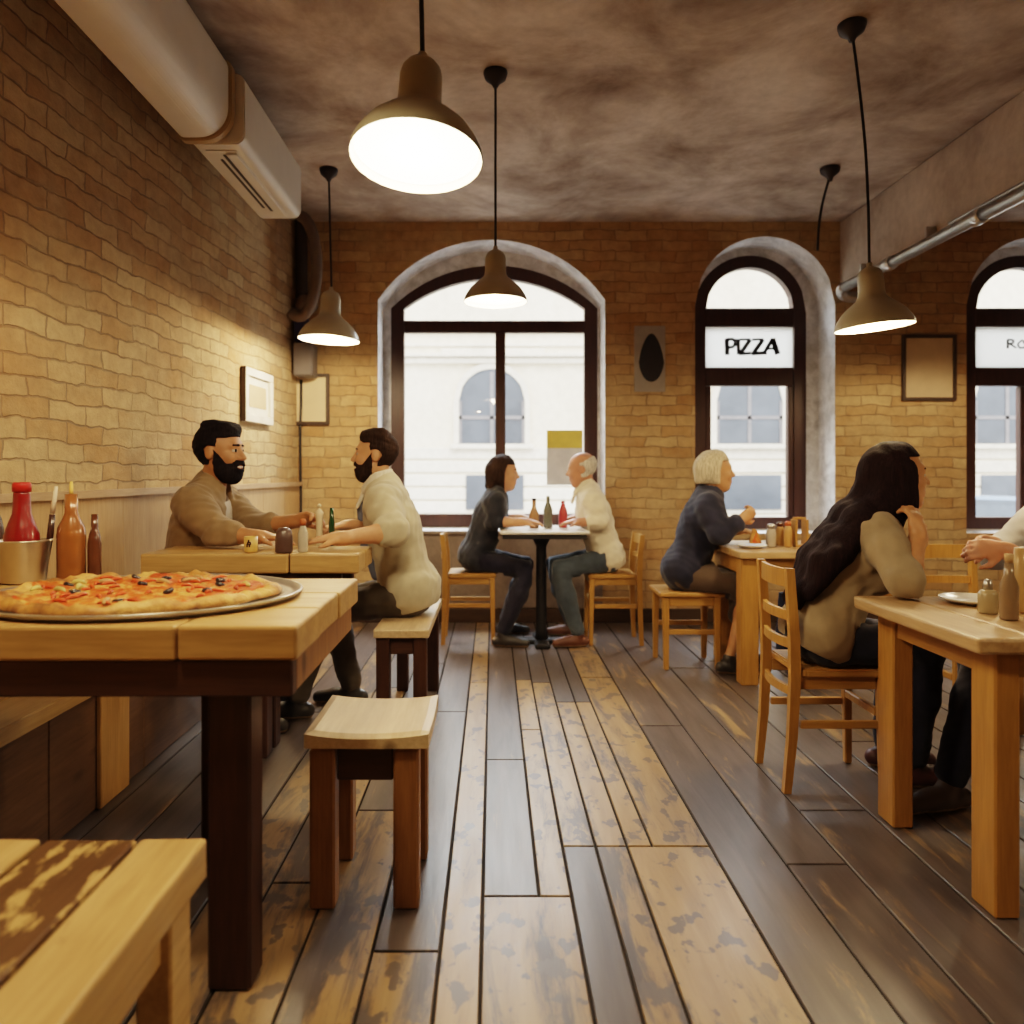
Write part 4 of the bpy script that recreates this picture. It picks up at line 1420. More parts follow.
# ------------------------------------------------------------------ bucket and bottles behind the pizza
M_bucket = plain('brushed bucket metal', (.58, .53, .44), .30, .9, .12, 12)
M_ket = plain('ketchup red plastic', (.20, .008, .008), .28, coat=.4)
M_ketcap = plain('bright red cap', (.42, .02, .015), .35)
M_copper = plain('copper brown glass', (.26, .095, .028), .22, .1, .1, coat=.5)
M_amber = plain('dark amber glass', (.085, .030, .014), .18, coat=.5)
M_brownblk = plain('brown black bottle', (.05, .022, .016), .25, coat=.4)
M_straw = plain('straw yellow', (.66, .44, .12), .5)
M_bone = plain('pale bone handle', (.70, .62, .50), .45)
M_greenglass = plain('dark green glass', (.012, .05, .018), .15, coat=.6)
M_clear = plain('cloudy glass', (.45, .41, .34), .12, .0, .1, coat=.6)
M_cork = plain('cork', (.50, .33, .17), .8)
def bottle(name, label, x, y, z, prof, mat, cap=None, capmat=None, capname='cap', cat='bottle', group=None, neckband=None):
    t = thing(name, label, cat, (x, y, z), 0, group)
    m = MB(); m.lathe(prof, (x, y, z), 28); m.build('glass' if 'bottle' in name else 'body', mat, t)
    if cap:
        m = MB(); m.lathe(cap, (x, y, z), 20); m.build(capname, capmat, t)
    return t
BX, BY, BZ = -1.405, 2.245, TZ + .0015
t = thing('metal_bucket', 'small metal bucket holding the red ketchup bottle and cutlery', 'bucket', (BX, BY, BZ))
m = MB(); m.lathe([(.0, 0), (.056, 0), (.060, .004), (.072, .118), (.076, .123), (.076, .127), (.070, .127), (.069, .118), (.057, .006), (0, .006)], (BX, BY, BZ), 40, cap=False); m.build('pail', M_bucket, t)
m = MB(); m.tube([(BX + .076 * math.cos(a), BY - .004 + .076 * math.sin(a) , BZ + .105 - .045 * math.sin((a + PI / 2)) ) for a in [-.15 - 2.84 * k / 20 for k in range(21)]], .0022, 6); pass
bottle('ketchup_bottle', 'dark red ketchup bottle standing in the metal bucket', BX + .002, BY - .012, BZ + .0075,
       [(.0, 0), (.036, 0), (.041, .01), (.048, .115), (.047, .135), (.036, .168), (.0255, .198), (.0225, .255), (.0225, .262), (0, .262)], M_ket,
       [(.0, .2625), (.0255, .2625), (.0255, .285), (.022, .291), (0, .291)], M_ketcap)
t = thing('table_knife', 'knife with pale tip and dark handle standing in the metal bucket', 'knife', (BX + .054, BY + .012, BZ + .01))
pK = [Vector((BX + .046, BY + .030, BZ + .010)), Vector((BX + .060, BY + .034, BZ + .14)), Vector((BX + .066, BY + .034, BZ + .20)), Vector((BX + .078, BY + .034, BZ + .285))]
m = MB(); m.tube([pK[0], pK[1], pK[2]], .007, 8, rs=[.003, .010, .0085]); m.build('handle', M_brownblk, t)
m = MB(); m.tube([pK[2] + Vector((0, 0, .003)), pK[2].lerp(pK[3], .5), pK[3]], .006, 8, rs=[.007, .0065, .005]); m.build('blade', M_bone, t)
bottle('sauce_bottle', 'copper brown sauce bottle with a yellow straw beside the bucket', -1.285, 2.285, BZ,
       [(.0, 0), (.037, 0), (.0405, .006), (.0405, .135), (.038, .160), (.024, .188), (.0185, .205), (.0175, .262), (.0, .262)], M_copper,
       [(.0, .2625), (.006, .2625), (.006, .272), (.004, .30), (0, .30)], M_straw, 'straw')
bottle('sauce_bottle', 'slim dark amber bottle tucked behind the copper brown bottle', -1.265, 2.36 - .04, BZ, [(.0, 0), (.0001, 0)], M_amber) if False else None
bottle('amber_bottle', 'slim dark amber bottle tucked behind the copper sauce bottle', -1.222, 2.300, BZ,
       [(.0, 0), (.018, 0), (.0195, .004), (.0195, .11), (.016, .135), (.010, .155), (.0095, .20), (0, .20)], M_amber)
bottle('vinegar_bottle', 'tall brown black bottle behind the bucket', -1.535, 2.298, BZ,
       [(.0, 0), (.030, 0), (.032, .006), (.032, .15), (.026, .185), (.0135, .215), (.0125, .275), (.0, .275)], M_brownblk,
       [(.0, .2755), (.0145, .2755), (.0145, .292), (0, .292)], M_cord)
bottle('glass_tumbler', 'dark tumbler in the gap between bucket and copper sauce bottle', -1.365, 2.318 - .006 + .005, BZ,
       [(.0, 0), (.001, 0)], M_amber) if False else None

# ------------------------------------------------------------------ on the two men's table
Z2 = .8315
def X2(p, y): return (p - 493) / 750 * y
t = thing('candle_glass', 'yellow glass tumbler with dark motif beside the bearded man\'s elbow', 'glass', (X2(251, 2.985), 2.985, Z2))
M_yglass = plain('yellow candle glass', (.62, .40, .12), .35, coat=.4)
m = MB(); m.lathe([(.0, 0), (.024, 0), (.026, .004), (.027, .062), (.0245, .062), (.023, .006), (0, .006)], (X2(251, 2.985), 2.985, Z2), 28, cap=False); m.build('cup', M_yglass, t)
m = MB()
cxx, cyy = X2(251, 2.985), 2.985
for k in range(5):
    a = -PI / 2 - .25 + .12 * k
    zz = Z2 + .022 + .008 * (k % 3)
    m.box((cxx + .0272 * math.cos(a) - .003, cyy + .0272 * math.sin(a) - .0012, zz), (cxx + .0272 * math.cos(a) + .003, cyy + .0272 * math.sin(a) - .0002, zz + .013), 0)
m.build('motif', M_brownblk, t)
bottle('pepper_shaker', 'dark brown rounded shaker in the middle of the men\'s table', X2(284, 2.975), 2.975, Z2,
       [(.0, 0), (.032, 0), (.034, .005), (.034, .06), (.030, .085), (.018, .098), (0, .10)], plain('plum brown ceramic', (.085, .05, .045), .35, coat=.3), None, cat='shaker')
bottle('oil_bottle', 'clear cloudy oil bottle with orange stopper on the men\'s table', X2(303, 2.985), 2.985, Z2,
       [(.0, 0), (.019, 0), (.0205, .004), (.0205, .075), (.014, .095), (.010, .105), (0, .106)], M_clear,
       [(.0, .1065), (.0125, .1065), (.0135, .122), (.009, .132), (0, .133)], plain('orange stopper', (.42, .11, .03), .5), 'stopper')
bottle('green_bottle', 'slim dark green bottle at the back of the men\'s table', X2(330, 3.2), 3.232, Z2,
       [(.0, 0), (.012, 0), (.013, .004), (.013, .10), (.010, .12), (.0085, .165), (0, .165)], M_greenglass)
bottle('salt_jar', 'small white salt jar with knob lid at the back of the men\'s table', X2(318, 3.2), 3.225, Z2,
       [(.0, 0), (.012, 0), (.0135, .01), (.0135, .11), (.016, .13), (.019, .145), (.0, .165)], plain('ivory ceramic', (.66, .56, .40), .4), 
       [(.0, .166), (.008, .168), (.009, .175), (.004, .182), (0, .183)], plain('ivory ceramic', (.66, .56, .40), .4), 'lid', cat='jar')

# ------------------------------------------------------------------ window table
Z3 = .7735
def X5(p, y=4.95): return (p - 493) / 750 * y
bottle('oil_bottle', 'tall dark oil bottle on the window table, nearer the bald man', X5(548, 5.06), 5.06, Z3,
       [(.0, 0), (.028, 0), (.031, .006), (.031, .12), (.022, .15), (.013, .17), (.012, .215), (0, .215)], plain('grey green glass', (.12, .12, .085), .2, coat=.5))
bottle('vinegar_bottle', 'orange brown bottle on the window table, nearer the dark haired woman', X5(534, 5.06), 5.05, Z3,
       [(.0, 0), (.030, 0), (.034, .006), (.034, .09), (.022, .12), (.014, .14), (.013, .185), (0, .185)], plain('orange brown glass', (.30, .15, .06), .25, coat=.4),
       [(.0, .1855), (.015, .1855), (.015, .20), (0, .20)], M_cord)
bottle('sauce_bottle', 'small red sauce bottle at the back of the window table', X5(563, 5.10), 5.10, Z3,
       [(.0, 0), (.028, 0), (.030, .005), (.030, .11), (.018, .14), (.014, .16), (0, .162)], plain('red bottle', (.48, .04, .04), .3, coat=.3),
       [(.0, .163), (.015, .163), (.013, .18), (0, .18)], M_ketcap)

# ------------------------------------------------------------------ middle table
Z4 = .7235
def X4(p, y): return (p - 493) / 750 * y
t = thing('dinner_plate', 'white plate with pizza slices in front of the white haired woman', 'plate', (X4(752, 4.22), 4.22, Z4))
M_plate = plain('white china', (.74, .71, .66), .25, var=.03, coat=.4)
def plate(t, x, y, z, r):
    m = MB(); m.lathe([(.0, .0), (r * .6, .0), (r * .95, .012), (r, .016), (r * .985, .019), (r * .92, .0155), (r * .62, .006), (0, .006)], (x, y, z), 40, cap=False)
    m.build('china', M_plate, t)
plate(t, X4(752, 4.22), 4.22, Z4, .085)
t = thing('pizza_slice', 'upright pizza slice leaning on the white haired woman\'s plate', 'food', (X4(755, 4.22), 4.22, Z4 + .012))
m = MB(); m.prism([(X4(749, 4.22), Z4 + .0245), (X4(762, 4.22), Z4 + .0245), (X4(757, 4.22), Z4 + .10), (X4(753, 4.22), Z4 + .11)], 'y', 4.215, 4.235, .004); m.build('crust', M_crust, t)
m = MB(); m.prism([(X4(751, 4.22), Z4 + .027), (X4(760, 4.22), Z4 + .027), (X4(756, 4.22), Z4 + .09)], 'y', 4.2095, 4.2145, .001); m.build('topping', M_topping, t)
GJ = 'condiments on the middle table'
M_jar = plain('frosted jar glass', (.42, .36, .30), .2, coat=.4)
M_herb = plain('ochre sauce', (.46, .25, .08), .45)
for i, (pp, yy, h, rr, mat, lab) in enumerate(((771, 4.28, .105, .028, M_jar, 'squat frosted jar with steel spoon lid on the middle table'),
                                              (780, 4.36, .11, .024, M_herb, 'ochre sauce jar on the middle table behind the frosted jar'),
                                              (788, 4.27, .12, .022, M_herb, 'orange capped ochre sauce jar on the middle table'))):
    bottle('sauce_jar', lab, X4(pp, yy), yy, Z4, [(.0, 0), (rr * .92, 0), (rr, .005), (rr, h * .8), (rr * .8, h * .92), (rr * .7, h), (0, h)], mat,
           [(.0, h + .0005), (rr * .8, h + .0005), (rr * .8, h + .02), (rr * .5, h + .026), (0, h + .026)],
           M_steel if i == 0 else plain('orange cap', (.55, .12, .03), .4) if i == 2 else M_amber, 'lid', cat='jar')
t = thing('cutlery_caddy', 'open wire and wood caddy beside the jars on the middle table', 'caddy', (X4(798, 4.3), 4.30, Z4))
x0, x1 = X4(793, 4.3), X4(806, 4.3)
m = MB(); m.box((x0, 4.26, Z4), (x1, 4.34, Z4 + .012), .002); m.build('base', W_chairx, t)
m = MB(); m.box((x0, 4.26, Z4 + .0125), (x0 + .012, 4.34, Z4 + .155), .002); m.build('side', W_chair, t)
m = MB(); m.box((x1 - .012, 4.26, Z4 + .0125), (x1, 4.34, Z4 + .155), .002); m.build('side', W_chair, t)
m = MB(); m.box((x0, 4.29, Z4 + .1555), (x1, 4.31, Z4 + .168), .002); m.build('handle', W_chairx, t)
t = thing('paper_napkin', 'folded white napkin lying beyond the jars on the middle table', 'napkin', (X4(812, 4.3), 4.3, Z4))
M_nap = plain('white paper', (.78, .76, .72), .8)
m = MB(); m.box((X4(809, 4.2), 4.16, Z4), (X4(828, 4.2), 4.28, Z4 + .008), .002); m.box((X4(810, 4.2), 4.17, Z4 + .0085), (X4(827, 4.2), 4.27, Z4 + .016), .002); m.build('paper', M_nap, t)

# ------------------------------------------------------------------ near table on the far side
Z5 = .7335
t = thing('dinner_plate', 'empty white plate in front of the long haired woman', 'plate', (1.525, 2.385, Z5))
plate(t, 1.525, 2.385, Z5, .096)
t = bottle('salt_shaker', 'squat glass salt shaker with metal top next to the empty plate', (988 - 493) / 750 * 2.22, 2.22, Z5,
       [(.0, 0), (.025, 0), (.027, .004), (.027, .055), (.020, .066), (.012, .070), (0, .070)], plain('sandy glass', (.36, .28, .16), .25, coat=.4),
       [(.0, .0705), (.012, .0705), (.014, .082), (.009, .098), (0, .10)], M_steel, 'top', cat='shaker')
GB = 'bottles at the edge of the near table'
bottle('oil_bottle', 'tall cloudy bottle with cork cut by the picture edge on the near table', (1009 - 493) / 750 * 2.12, 2.12, Z5,
       [(.0, 0), (.022, 0), (.024, .004), (.024, .095), (.013, .125), (.011, .16), (0, .16)], plain('brown cloudy glass', (.22, .15, .09), .2, coat=.4),
       [(.0, .1605), (.010, .1605), (.012, .185), (0, .185)], M_cork, 'cork')
bottle('vinegar_bottle', 'tan bottle behind the corked bottle on the near table', (1020 - 493) / 750 * 2.24, 2.24, Z5,
       [(.0, 0), (.026, 0), (.028, .004), (.028, .12), (.018, .145), (.015, .19), (0, .19)], plain('tan sauce', (.48, .30, .13), .3, coat=.3))

# dark bag under the middle table
M_bag = plain('dark navy cloth', (.016, .016, .035), .8, var=.3, bmp=.4)
t = thing('cloth_bag', 'dark navy cloth bag standing on the floor under the middle table', 'bag', (1.78, 4.42, 0))
bm = bmesh.new()
bmesh.ops.create_cube(bm, size=1)
bmesh.ops.subdivide_edges(bm, edges=bm.edges[:], cuts=6, use_grid_fill=True)
for v in bm.verts:
    p = v.co
    k = 1 - .30 * max(0, p.z)
    d = (mnoise.noise(p * 3.3) * .10)
    v.co = Vector((1.82 + p.x * .24 * k * (1 + d), 4.42 + p.y * .17 * k * (1 + d), .002 + (p.z + .5) * .42 * (1 + (d * .4 if p.z > -.4 else 0))))
m = MB(); m.from_bm(bm, True); m.build('sack', M_bag, t)
m = MB(); m.tube([(1.76, 4.42, .415), (1.77, 4.42, .48), (1.82, 4.42, .51), (1.87, 4.42, .48), (1.88, 4.42, .415)], .010, 8); m.build('strap', M_bag, t)
# ------------------------------------------------------------------ people: smooth implicit surfaces polygonised on a grid
class Field:
    def __init__(s, lo, hi, h):
        s.h = h
        s.lo = np.array(lo, np.float32)
        n = np.ceil((np.array(hi) - np.array(lo)) / h).astype(int) + 1
        s.ax = [s.lo[i] + h * np.arange(n[i], dtype=np.float32) for i in range(3)]
        s.F = np.full(tuple(n), 1.0, np.float32)
    def sl(s, lo, hi):
        r = []
        for i in range(3):
            a = max(0, int((lo[i] - s.lo[i]) / s.h))
            b = min(len(s.ax[i]), int((hi[i] - s.lo[i]) / s.h) + 2)
            r.append(slice(a, max(a, b)))
        return tuple(r)
    def pts(s, sl):
        return s.ax[0][sl[0]][:, None, None], s.ax[1][sl[1]][None, :, None], s.ax[2][sl[2]][None, None, :]
    def apply(s, prim, infl=0.0, mode='add'):
        kind, k = prim['t'], prim.get('k', .02)
        if kind == 'c':
            a, b, ra, rb = np.array(prim['a'], np.float32), np.array(prim['b'], np.float32), prim['ra'] + infl, prim['rb'] + infl
            m = max(ra, rb) + k + 2.5 * s.h
            lo, hi = np.minimum(a, b) - m, np.maximum(a, b) + m
        else:
            c = np.array(prim['c'], np.float32)
            r = np.array(prim['r'], np.float32) + infl
            m = r.max() + k + 2.5 * s.h
            lo, hi = c - m, c + m
        sl = s.sl(lo, hi)
        if any(q.stop <= q.start for q in sl):
            return
        X, Y, Z = s.pts(sl)
        if kind == 'c':
            ab = b - a
            L2 = max(1e-9, float(ab @ ab))
            t = np.clip(((X - a[0]) * ab[0] + (Y - a[1]) * ab[1] + (Z - a[2]) * ab[2]) / L2, 0, 1)
            d = np.sqrt((X - a[0] - t * ab[0]) ** 2 + (Y - a[1] - t * ab[1]) ** 2 + (Z - a[2] - t * ab[2]) ** 2) - (ra + t * (rb - ra))
        else:
            R = prim.get('R')
            x, y, z = X - c[0], Y - c[1], Z - c[2]
            if R is not None:
                x, y, z = (R[0][0] * x + R[1][0] * y + R[2][0] * z, R[0][1] * x + R[1][1] * y + R[2][1] * z, R[0][2] * x + R[1][2] * y + R[2][2] * z)
            k0 = np.sqrt((x / r[0]) ** 2 + (y / r[1]) ** 2 + (z / r[2]) ** 2)
            k1 = np.sqrt((x / r[0] ** 2) ** 2 + (y / r[1] ** 2) ** 2 + (z / r[2] ** 2) ** 2) + 1e-9
            d = k0 * (k0 - 1) / k1
        F = s.F[sl]
        if mode == 'add':
            hh = np.clip(.5 + .5 * (d - F) / k, 0, 1)
            s.F[sl] = d + (F - d) * hh - k * hh * (1 - hh)
        elif mode == 'sub':
            d = -d
            hh = np.clip(.5 - .5 * (d - F) / k, 0, 1)
            s.F[sl] = d + (F - d) * hh + k * hh * (1 - hh)
    def grid(s):
        return s.pts((slice(None),) * 3)
    def wrinkle(s, amp, freq, seed, aniso=(1, 1, 1)):
        idx = np.nonzero(np.abs(s.F) < .035)
        if len(idx[0]) == 0:
            return
        p = np.stack([s.ax[i][idx[i]] for i in range(3)], 1) * np.array(aniso, np.float32)
        rs = np.random.RandomState(seed)
        v = 0
        for q in range(5):
            w = rs.normal(size=3); w *= freq * (0.7 + .5 * q) / np.linalg.norm(w)
            w2 = rs.normal(size=3); w2 *= freq * .5 / np.linalg.norm(w2)
            v = v + np.sin(p @ w + 1.6 * np.sin(p @ w2 + q) + rs.uniform(0, 6)) / (1 + .4 * q)
        s.F[idx] += (amp * v / 2.2).astype(np.float32)
    def mesh(s):
        F = s.F
        F[0], F[-1], F[:, 0], F[:, -1], F[:, :, 0], F[:, :, -1] = 1, 1, 1, 1, 1, 1
        ins = F < 0
        nx, ny, nz = F.shape
        cnt = np.zeros((nx - 1, ny - 1, nz - 1), np.int8)
        for i in (0, 1):
            for j in (0, 1):
                for k in (0, 1):
                    cnt += ins[i:nx - 1 + i, j:ny - 1 + j, k:nz - 1 + k]
        act = np.nonzero((cnt > 0) & (cnt < 8))
        Nn = len(act[0])
        idm = np.full(cnt.shape, -1, np.int32)
        idm[act] = np.arange(Nn)
        corner = [(i, j, k) for i in (0, 1) for j in (0, 1) for k in (0, 1)]
        val = np.stack([F[act[0] + c[0], act[1] + c[1], act[2] + c[2]] for c in corner], 1)
        pos = np.zeros((Nn, 3)); num = np.zeros(Nn)
        for a in range(8):
            for b in range(a + 1, 8):
                if sum(abs(corner[a][q] - corner[b][q]) for q in range(3)) != 1:
                    continue
                va, vb = val[:, a], val[:, b]
                mk = (va < 0) != (vb < 0)
                t = np.where(mk, va / np.where(mk, va - vb, 1), 0)
                for q in range(3):
                    pos[:, q] += np.where(mk, corner[a][q] + t * (corner[b][q] - corner[a][q]), 0)
                num += mk
        pos /= num[:, None]
        V = (np.stack(act, 1) + pos) * s.h + s.lo
        quads = []
        for ax in range(3):
            sl0 = [slice(None)] * 3; sl1 = [slice(None)] * 3
            sl0[ax] = slice(0, -1); sl1[ax] = slice(1, None)
            A, B = ins[tuple(sl0)], ins[tuple(sl1)]
            e = np.nonzero(A != B)
            u, v = (ax + 1) % 3, (ax + 2) % 3
            ok = (e[u] > 0) & (e[v] > 0) & (e[u] < F.shape[u] - 1) & (e[v] < F.shape[v] - 1)
            e = [q[ok] for q in e]
            fl_ = A[tuple(e)]
            def cid(du, dv):
                q = [x.copy() for x in e]
                q[u] += du; q[v] += dv
                return idm[tuple(q)]
            Q = np.stack([cid(-1, -1), cid(0, -1), cid(0, 0), cid(-1, 0)], 1)
            Q[~fl_] = Q[~fl_][:, ::-1]
            quads.append(Q)
        return V, np.concatenate(quads)

def net_object(name, fld, mats, parent=None, painter=None, smooth_it=1):
    V, Q = fld.mesh()
    # light Laplacian relax
    for _ in range(smooth_it):
        acc = np.zeros_like(V); n = np.zeros(len(V))
        for a, b in ((0, 1), (1, 2), (2, 3), (3, 0)):
            np.add.at(acc, Q[:, a], V[Q[:, b]]); np.add.at(acc, Q[:, b], V[Q[:, a]])
            np.add.at(n, Q[:, a], 1); np.add.at(n, Q[:, b], 1)
        V = V * .5 + .5 * acc / np.maximum(n, 1)[:, None]
    me = bpy.data.meshes.new(name)
    me.from_pydata(V.tolist(), [], Q.tolist())
    for m in (mats if isinstance(mats, (list, tuple)) else [mats]):
        me.materials.append(m)
    if painter is not None:
        c = V[Q].mean(1)
        me.polygons.foreach_set('material_index', painter(c).astype(np.int32))
    me.polygons.foreach_set('use_smooth', np.ones(len(Q), bool))
    me.update()
    o = bpy.data.objects.new(name, me)
    COL.objects.link(o)
    if parent is not None:
        o.parent = parent
    return o

def skin_mat(name, c):
    m, nt, b, o = new_mat(name)
    f = noise(nt, coords(nt), 18, 4)
    nt.links.new(ramp(nt, f, [(.3, tuple(x * .88 for x in c)), (.7, tuple(min(1, x * 1.08) for x in c))]), b.inputs['Base Color'])
    b.inputs['Roughness'].default_value = .5
    b.inputs['Subsurface Weight'].default_value = .12
    b.inputs['Subsurface Radius'].default_value = (.012, .005, .003)
    b.inputs['Subsurface Scale'].default_value = 1.0
    return m
def hair_mat(name, c, axis='z'):
    m, nt, b, o = new_mat(name)
    v = coords(nt, (60, 60, 6) if axis == 'z' else (6, 60, 60))
    f = noise(nt, v, 2.2, 5, .6, .5)
    nt.links.new(ramp(nt, f, [(.3, tuple(x * .55 for x in c)), (.7, tuple(min(1, x * 1.3) for x in c))]), b.inputs['Base Color'])
    b.inputs['Roughness'].default_value = .75
    b.inputs['Specular IOR Level'].default_value = .07
    bump(nt, b, f, .5, .006)
    return m
def cloth_mat(name, c, var=.12, scale=10, weave=260):
    m, nt, b, o = new_mat(name)
    v = coords(nt)
    f = noise(nt, v, scale, 4)
    nt.links.new(ramp(nt, f, [(.3, tuple(x * (1 - var) for x in c)), (.7, tuple(min(1, x * (1 + var)) for x in c))]), b.inputs['Base Color'])
    b.inputs['Roughness'].default_value = .9
    b.inputs['Specular IOR Level'].default_value = .2
    b.inputs['Sheen Weight'].default_value = .15
    bump(nt, b, noise(nt, v, weave, 2), .25, .002)
    return m
M_eyew = plain('eye white', (.40, .36, .32), .4)
M_iris = plain('dark iris', (.02, .012, .01), .2)
M_teeth = plain('teeth', (.80, .76, .68), .3)

def nrm(v):
    v = np.array(v, float)
    return v / np.linalg.norm(v)
def capsule(a, b, ra, rb, k=.02): return dict(t='c', a=a, b=b, ra=ra, rb=rb, k=k)
def ellip(c, r, R=None, k=.02): return dict(t='e', c=c, r=r, R=R, k=k)
def rot_axis(v, ax, ang):
    v, ax = np.array(v, float), nrm(ax)
    return v * math.cos(ang) + np.cross(ax, v) * math.sin(ang) + ax * (ax @ v) * (1 - math.cos(ang))

def hand_prims(W, d, n, thumb, curl=.5, s=1.0, spread=.10):
    """W wrist, d direction of the fingers, n the way the palm faces, thumb = +1/-1 side along n x d"""
    d = nrm(d); n = np.array(n, float); n = nrm(n - d * (n @ d)); w = np.cross(n, d)
    R = np.stack([d, w, n], 1).tolist()
    W = np.array(W, float)
    P = [ellip(W + d * .050 * s, (.050 * s, .041 * s, .0175 * s), R, .012), capsule(W - d * .02 * s, W + d * .03 * s, .026 * s, .027 * s, .02)]
    for i, (L, off) in enumerate(((.078, .030), (.088, .010), (.082, -.010), (.064, -.029))):
        b = W + d * (.084 - .004 * abs(off - .005) / .02) * s + w * off * s * thumb
        dd = nrm(d + w * thumb * (off * spread * 22))
        ax = np.cross(dd, n)
        seg = [.45 * L * s, .31 * L * s, .24 * L * s]
        r = [.0105 * s, .0095 * s, .0085 * s, .0075 * s]
        for q in range(3):
            dd = rot_axis(dd, ax, curl * (.75 if q == 0 else 1.0) * (1 + .12 * i))
            e = b + dd * seg[q]
            P.append(capsule(b, e, r[q], r[q + 1], .005))
            b = e
    b = W + d * .022 * s + w * thumb * .030 * s
    dd = nrm(d * .75 + w * thumb * .75 + n * .25)
    e = b + dd * .042 * s
    P.append(capsule(b, e, .015 * s, .0115 * s, .010))
    dd = nrm(d * 1.0 + w * thumb * .25 + n * .45)
    e2 = e + dd * .032 * s
    P.append(capsule(e, e2, .0112 * s, .0085 * s, .005))
    return P

def person(name, label, loc, yaw, seat, lean, head_yaw, head_pitch, arms, legs, skin, hairs, clothes, s=1.0, hres=.006, female=False, head_s=1.0, seat_front=.2,
           avoid=(), group=None, smile=True, lean_head=.5, side_lean=0.0, torso_w=1.0, head_off=0.0, head_up=0.0):
    """everything in a local frame: x forward, y to the person's left, z up, origin on the floor under the hips"""
    lx, ly = loc
    cy, sy = math.cos(yaw), math.sin(yaw)
    def L(p):
        dx, dy = p[0] - lx, p[1] - ly
        return np.array([cy * dx + sy * dy, -sy * dx + cy * dy, p[2]])
    def Ld(v):
        return np.array([cy * v[0] + sy * v[1], -sy * v[0] + cy * v[1], v[2]])
    Pc = np.array([0, 0, seat + .10 * s])
    up = nrm((math.sin(lean), side_lean, math.cos(lean)))
    fw = nrm(np.cross((0, 1, 0), up))
    Rt = np.stack([fw, (0, 1, 0), up], 1).tolist()
    def T(a, b, c): return Pc + fw * a * s + np.array([0, b * s, 0]) + up * c * s
    tw = (.92 if female else 1.0) * torso_w
    torso = [ellip(T(0, 0, .01), (.115 * s, (.175 if female else .165) * s, .115 * s), Rt, .05),
             ellip(T(.005, 0, .16), (.100 * s, .140 * s * tw, .16 * s), Rt, .05),
             ellip(T(.0, 0, .33), (.108 * s, .162 * s * tw, .155 * s), Rt, .05),
             capsule(T(-.005, -.145 * tw, .435), T(-.005, .145 * tw, .435), .056 * s, .056 * s, .05),
             capsule(T(-.012, -.09, .455), T(-.010, 0, .515), .05 * s, .05 * s, .04),
             capsule(T(-.012, .09, .455), T(-.010, 0, .515), .05 * s, .05 * s, .04)]
    if female:
        torso += [ellip(T(.085, q * .068, .30), (.050 * s, .062 * s, .058 * s), Rt, .04) for q in (-1, 1)]
    # head
    upn = nrm((math.sin(lean * lean_head), side_lean * .5, math.cos(lean * lean_head)))
    nb = T(-.005, 0, .50)
    hs = s * head_s
    Hc = nb + upn * (.160 * s + head_up) + np.array([.018 * s + head_off, 0, 0])
    ch, sh, cp, sp = math.cos(head_yaw), math.sin(head_yaw), math.cos(head_pitch), math.sin(head_pitch)
    hf = np.array([ch * cp, sh * cp, -sp]); hl = np.array([-sh, ch, 0]); hu = np.cross(hf, hl)
    Rh = np.stack([hf, hl, hu], 1).tolist()
    def Hd(x, y, z): return Hc + (hf * x + hl * y + hu * z) * hs
    def hr(*r): return tuple(q * hs for q in r)
    skull = [ellip(Hd(-.012, 0, .030), hr(.098, .077, .090), Rh, .03),
             ellip(Hd(.028, 0, -.045), hr(.064, .059, .078), Rh, .03),
             capsule(Hd(.045, -.022, -.098), Hd(.045, .022, -.098), .026 * hs, .026 * hs, .03),
             capsule(Hd(.0, -.045, -.060), Hd(.055, -.018, -.100), .022 * hs, .018 * hs, .03),
             capsule(Hd(.0, .045, -.060), Hd(.055, .018, -.100), .022 * hs, .018 * hs, .03)]
    face = [capsule(Hd(.074, -.030, .026), Hd(.074, .030, .026), .015 * hs, .015 * hs, .02),
            capsule(Hd(.086, 0, .014), Hd(.108, 0, -.026), .008 * hs, .013 * hs, .012),
            ellip(Hd(.096, -.012, -.031), hr(.010, .008, .008), Rh, .008), ellip(Hd(.096, .012, -.031), hr(.010, .008, .008), Rh, .008),
            ellip(Hd(.062, -.036, -.028), hr(.026, .022, .024), Rh, .02), ellip(Hd(.062, .036, -.028), hr(.026, .022, .024), Rh, .02),
            capsule(Hd(.083, -.018, -.058), Hd(.083, .018, -.058), .010 * hs, .010 * hs, .012),
            capsule(Hd(.080, -.016, -.073), Hd(.080, .016, -.073), .011 * hs, .011 * hs, .012)]
    ears = [ellip(Hd(-.012, q * .077, -.004), hr(.021, .011, .031), Rh, .008) for q in (-1, 1)]
    neck = [capsule(T(-.012, 0, .47), Hd(-.020, 0, -.070), .060 * s, .052 * hs, .03)]
    sub = [ellip(Hd(.098, q * .031, .004), hr(.014, .017, .011), Rh, .01) for q in (-1, 1)]
    eyes = [ellip(Hd(.078, q * .031, .004), hr(.0125, .0135, .0125), Rh, .003) for q in (-1, 1)]
    # limbs
    limb_u, limb_f, hands, sleeves = [], [], [], []
    for side, A in arms.items():
        q = 1 if side == 'L' else -1
        sh_ = T(-.005, q * .172 * tw, .430)
        el, wr = L(A['elbow']), L(A['wrist'])
        mid = sh_ + (el - sh_) * .35
        limb_u += [capsule(sh_, mid, .056 * s, .050 * s, .03), capsule(mid, el, .050 * s, .040 * s, .025)]
        m2 = el + (wr - el) * .3
        limb_f += [capsule(el, m2, .040 * s, .042 * s, .02), capsule(m2, wr, .041 * s, .027 * s, .015)]
        hands += hand_prims(wr, Ld(A['dir']), Ld(A['palm']), A.get('thumb', 1 if q < 0 else -1), A.get('curl', .4), s * .96)
        cf = A.get('cuff', .85)
        cpt = el + (wr - el) * cf
        rr = .046 if cf < .5 else .036
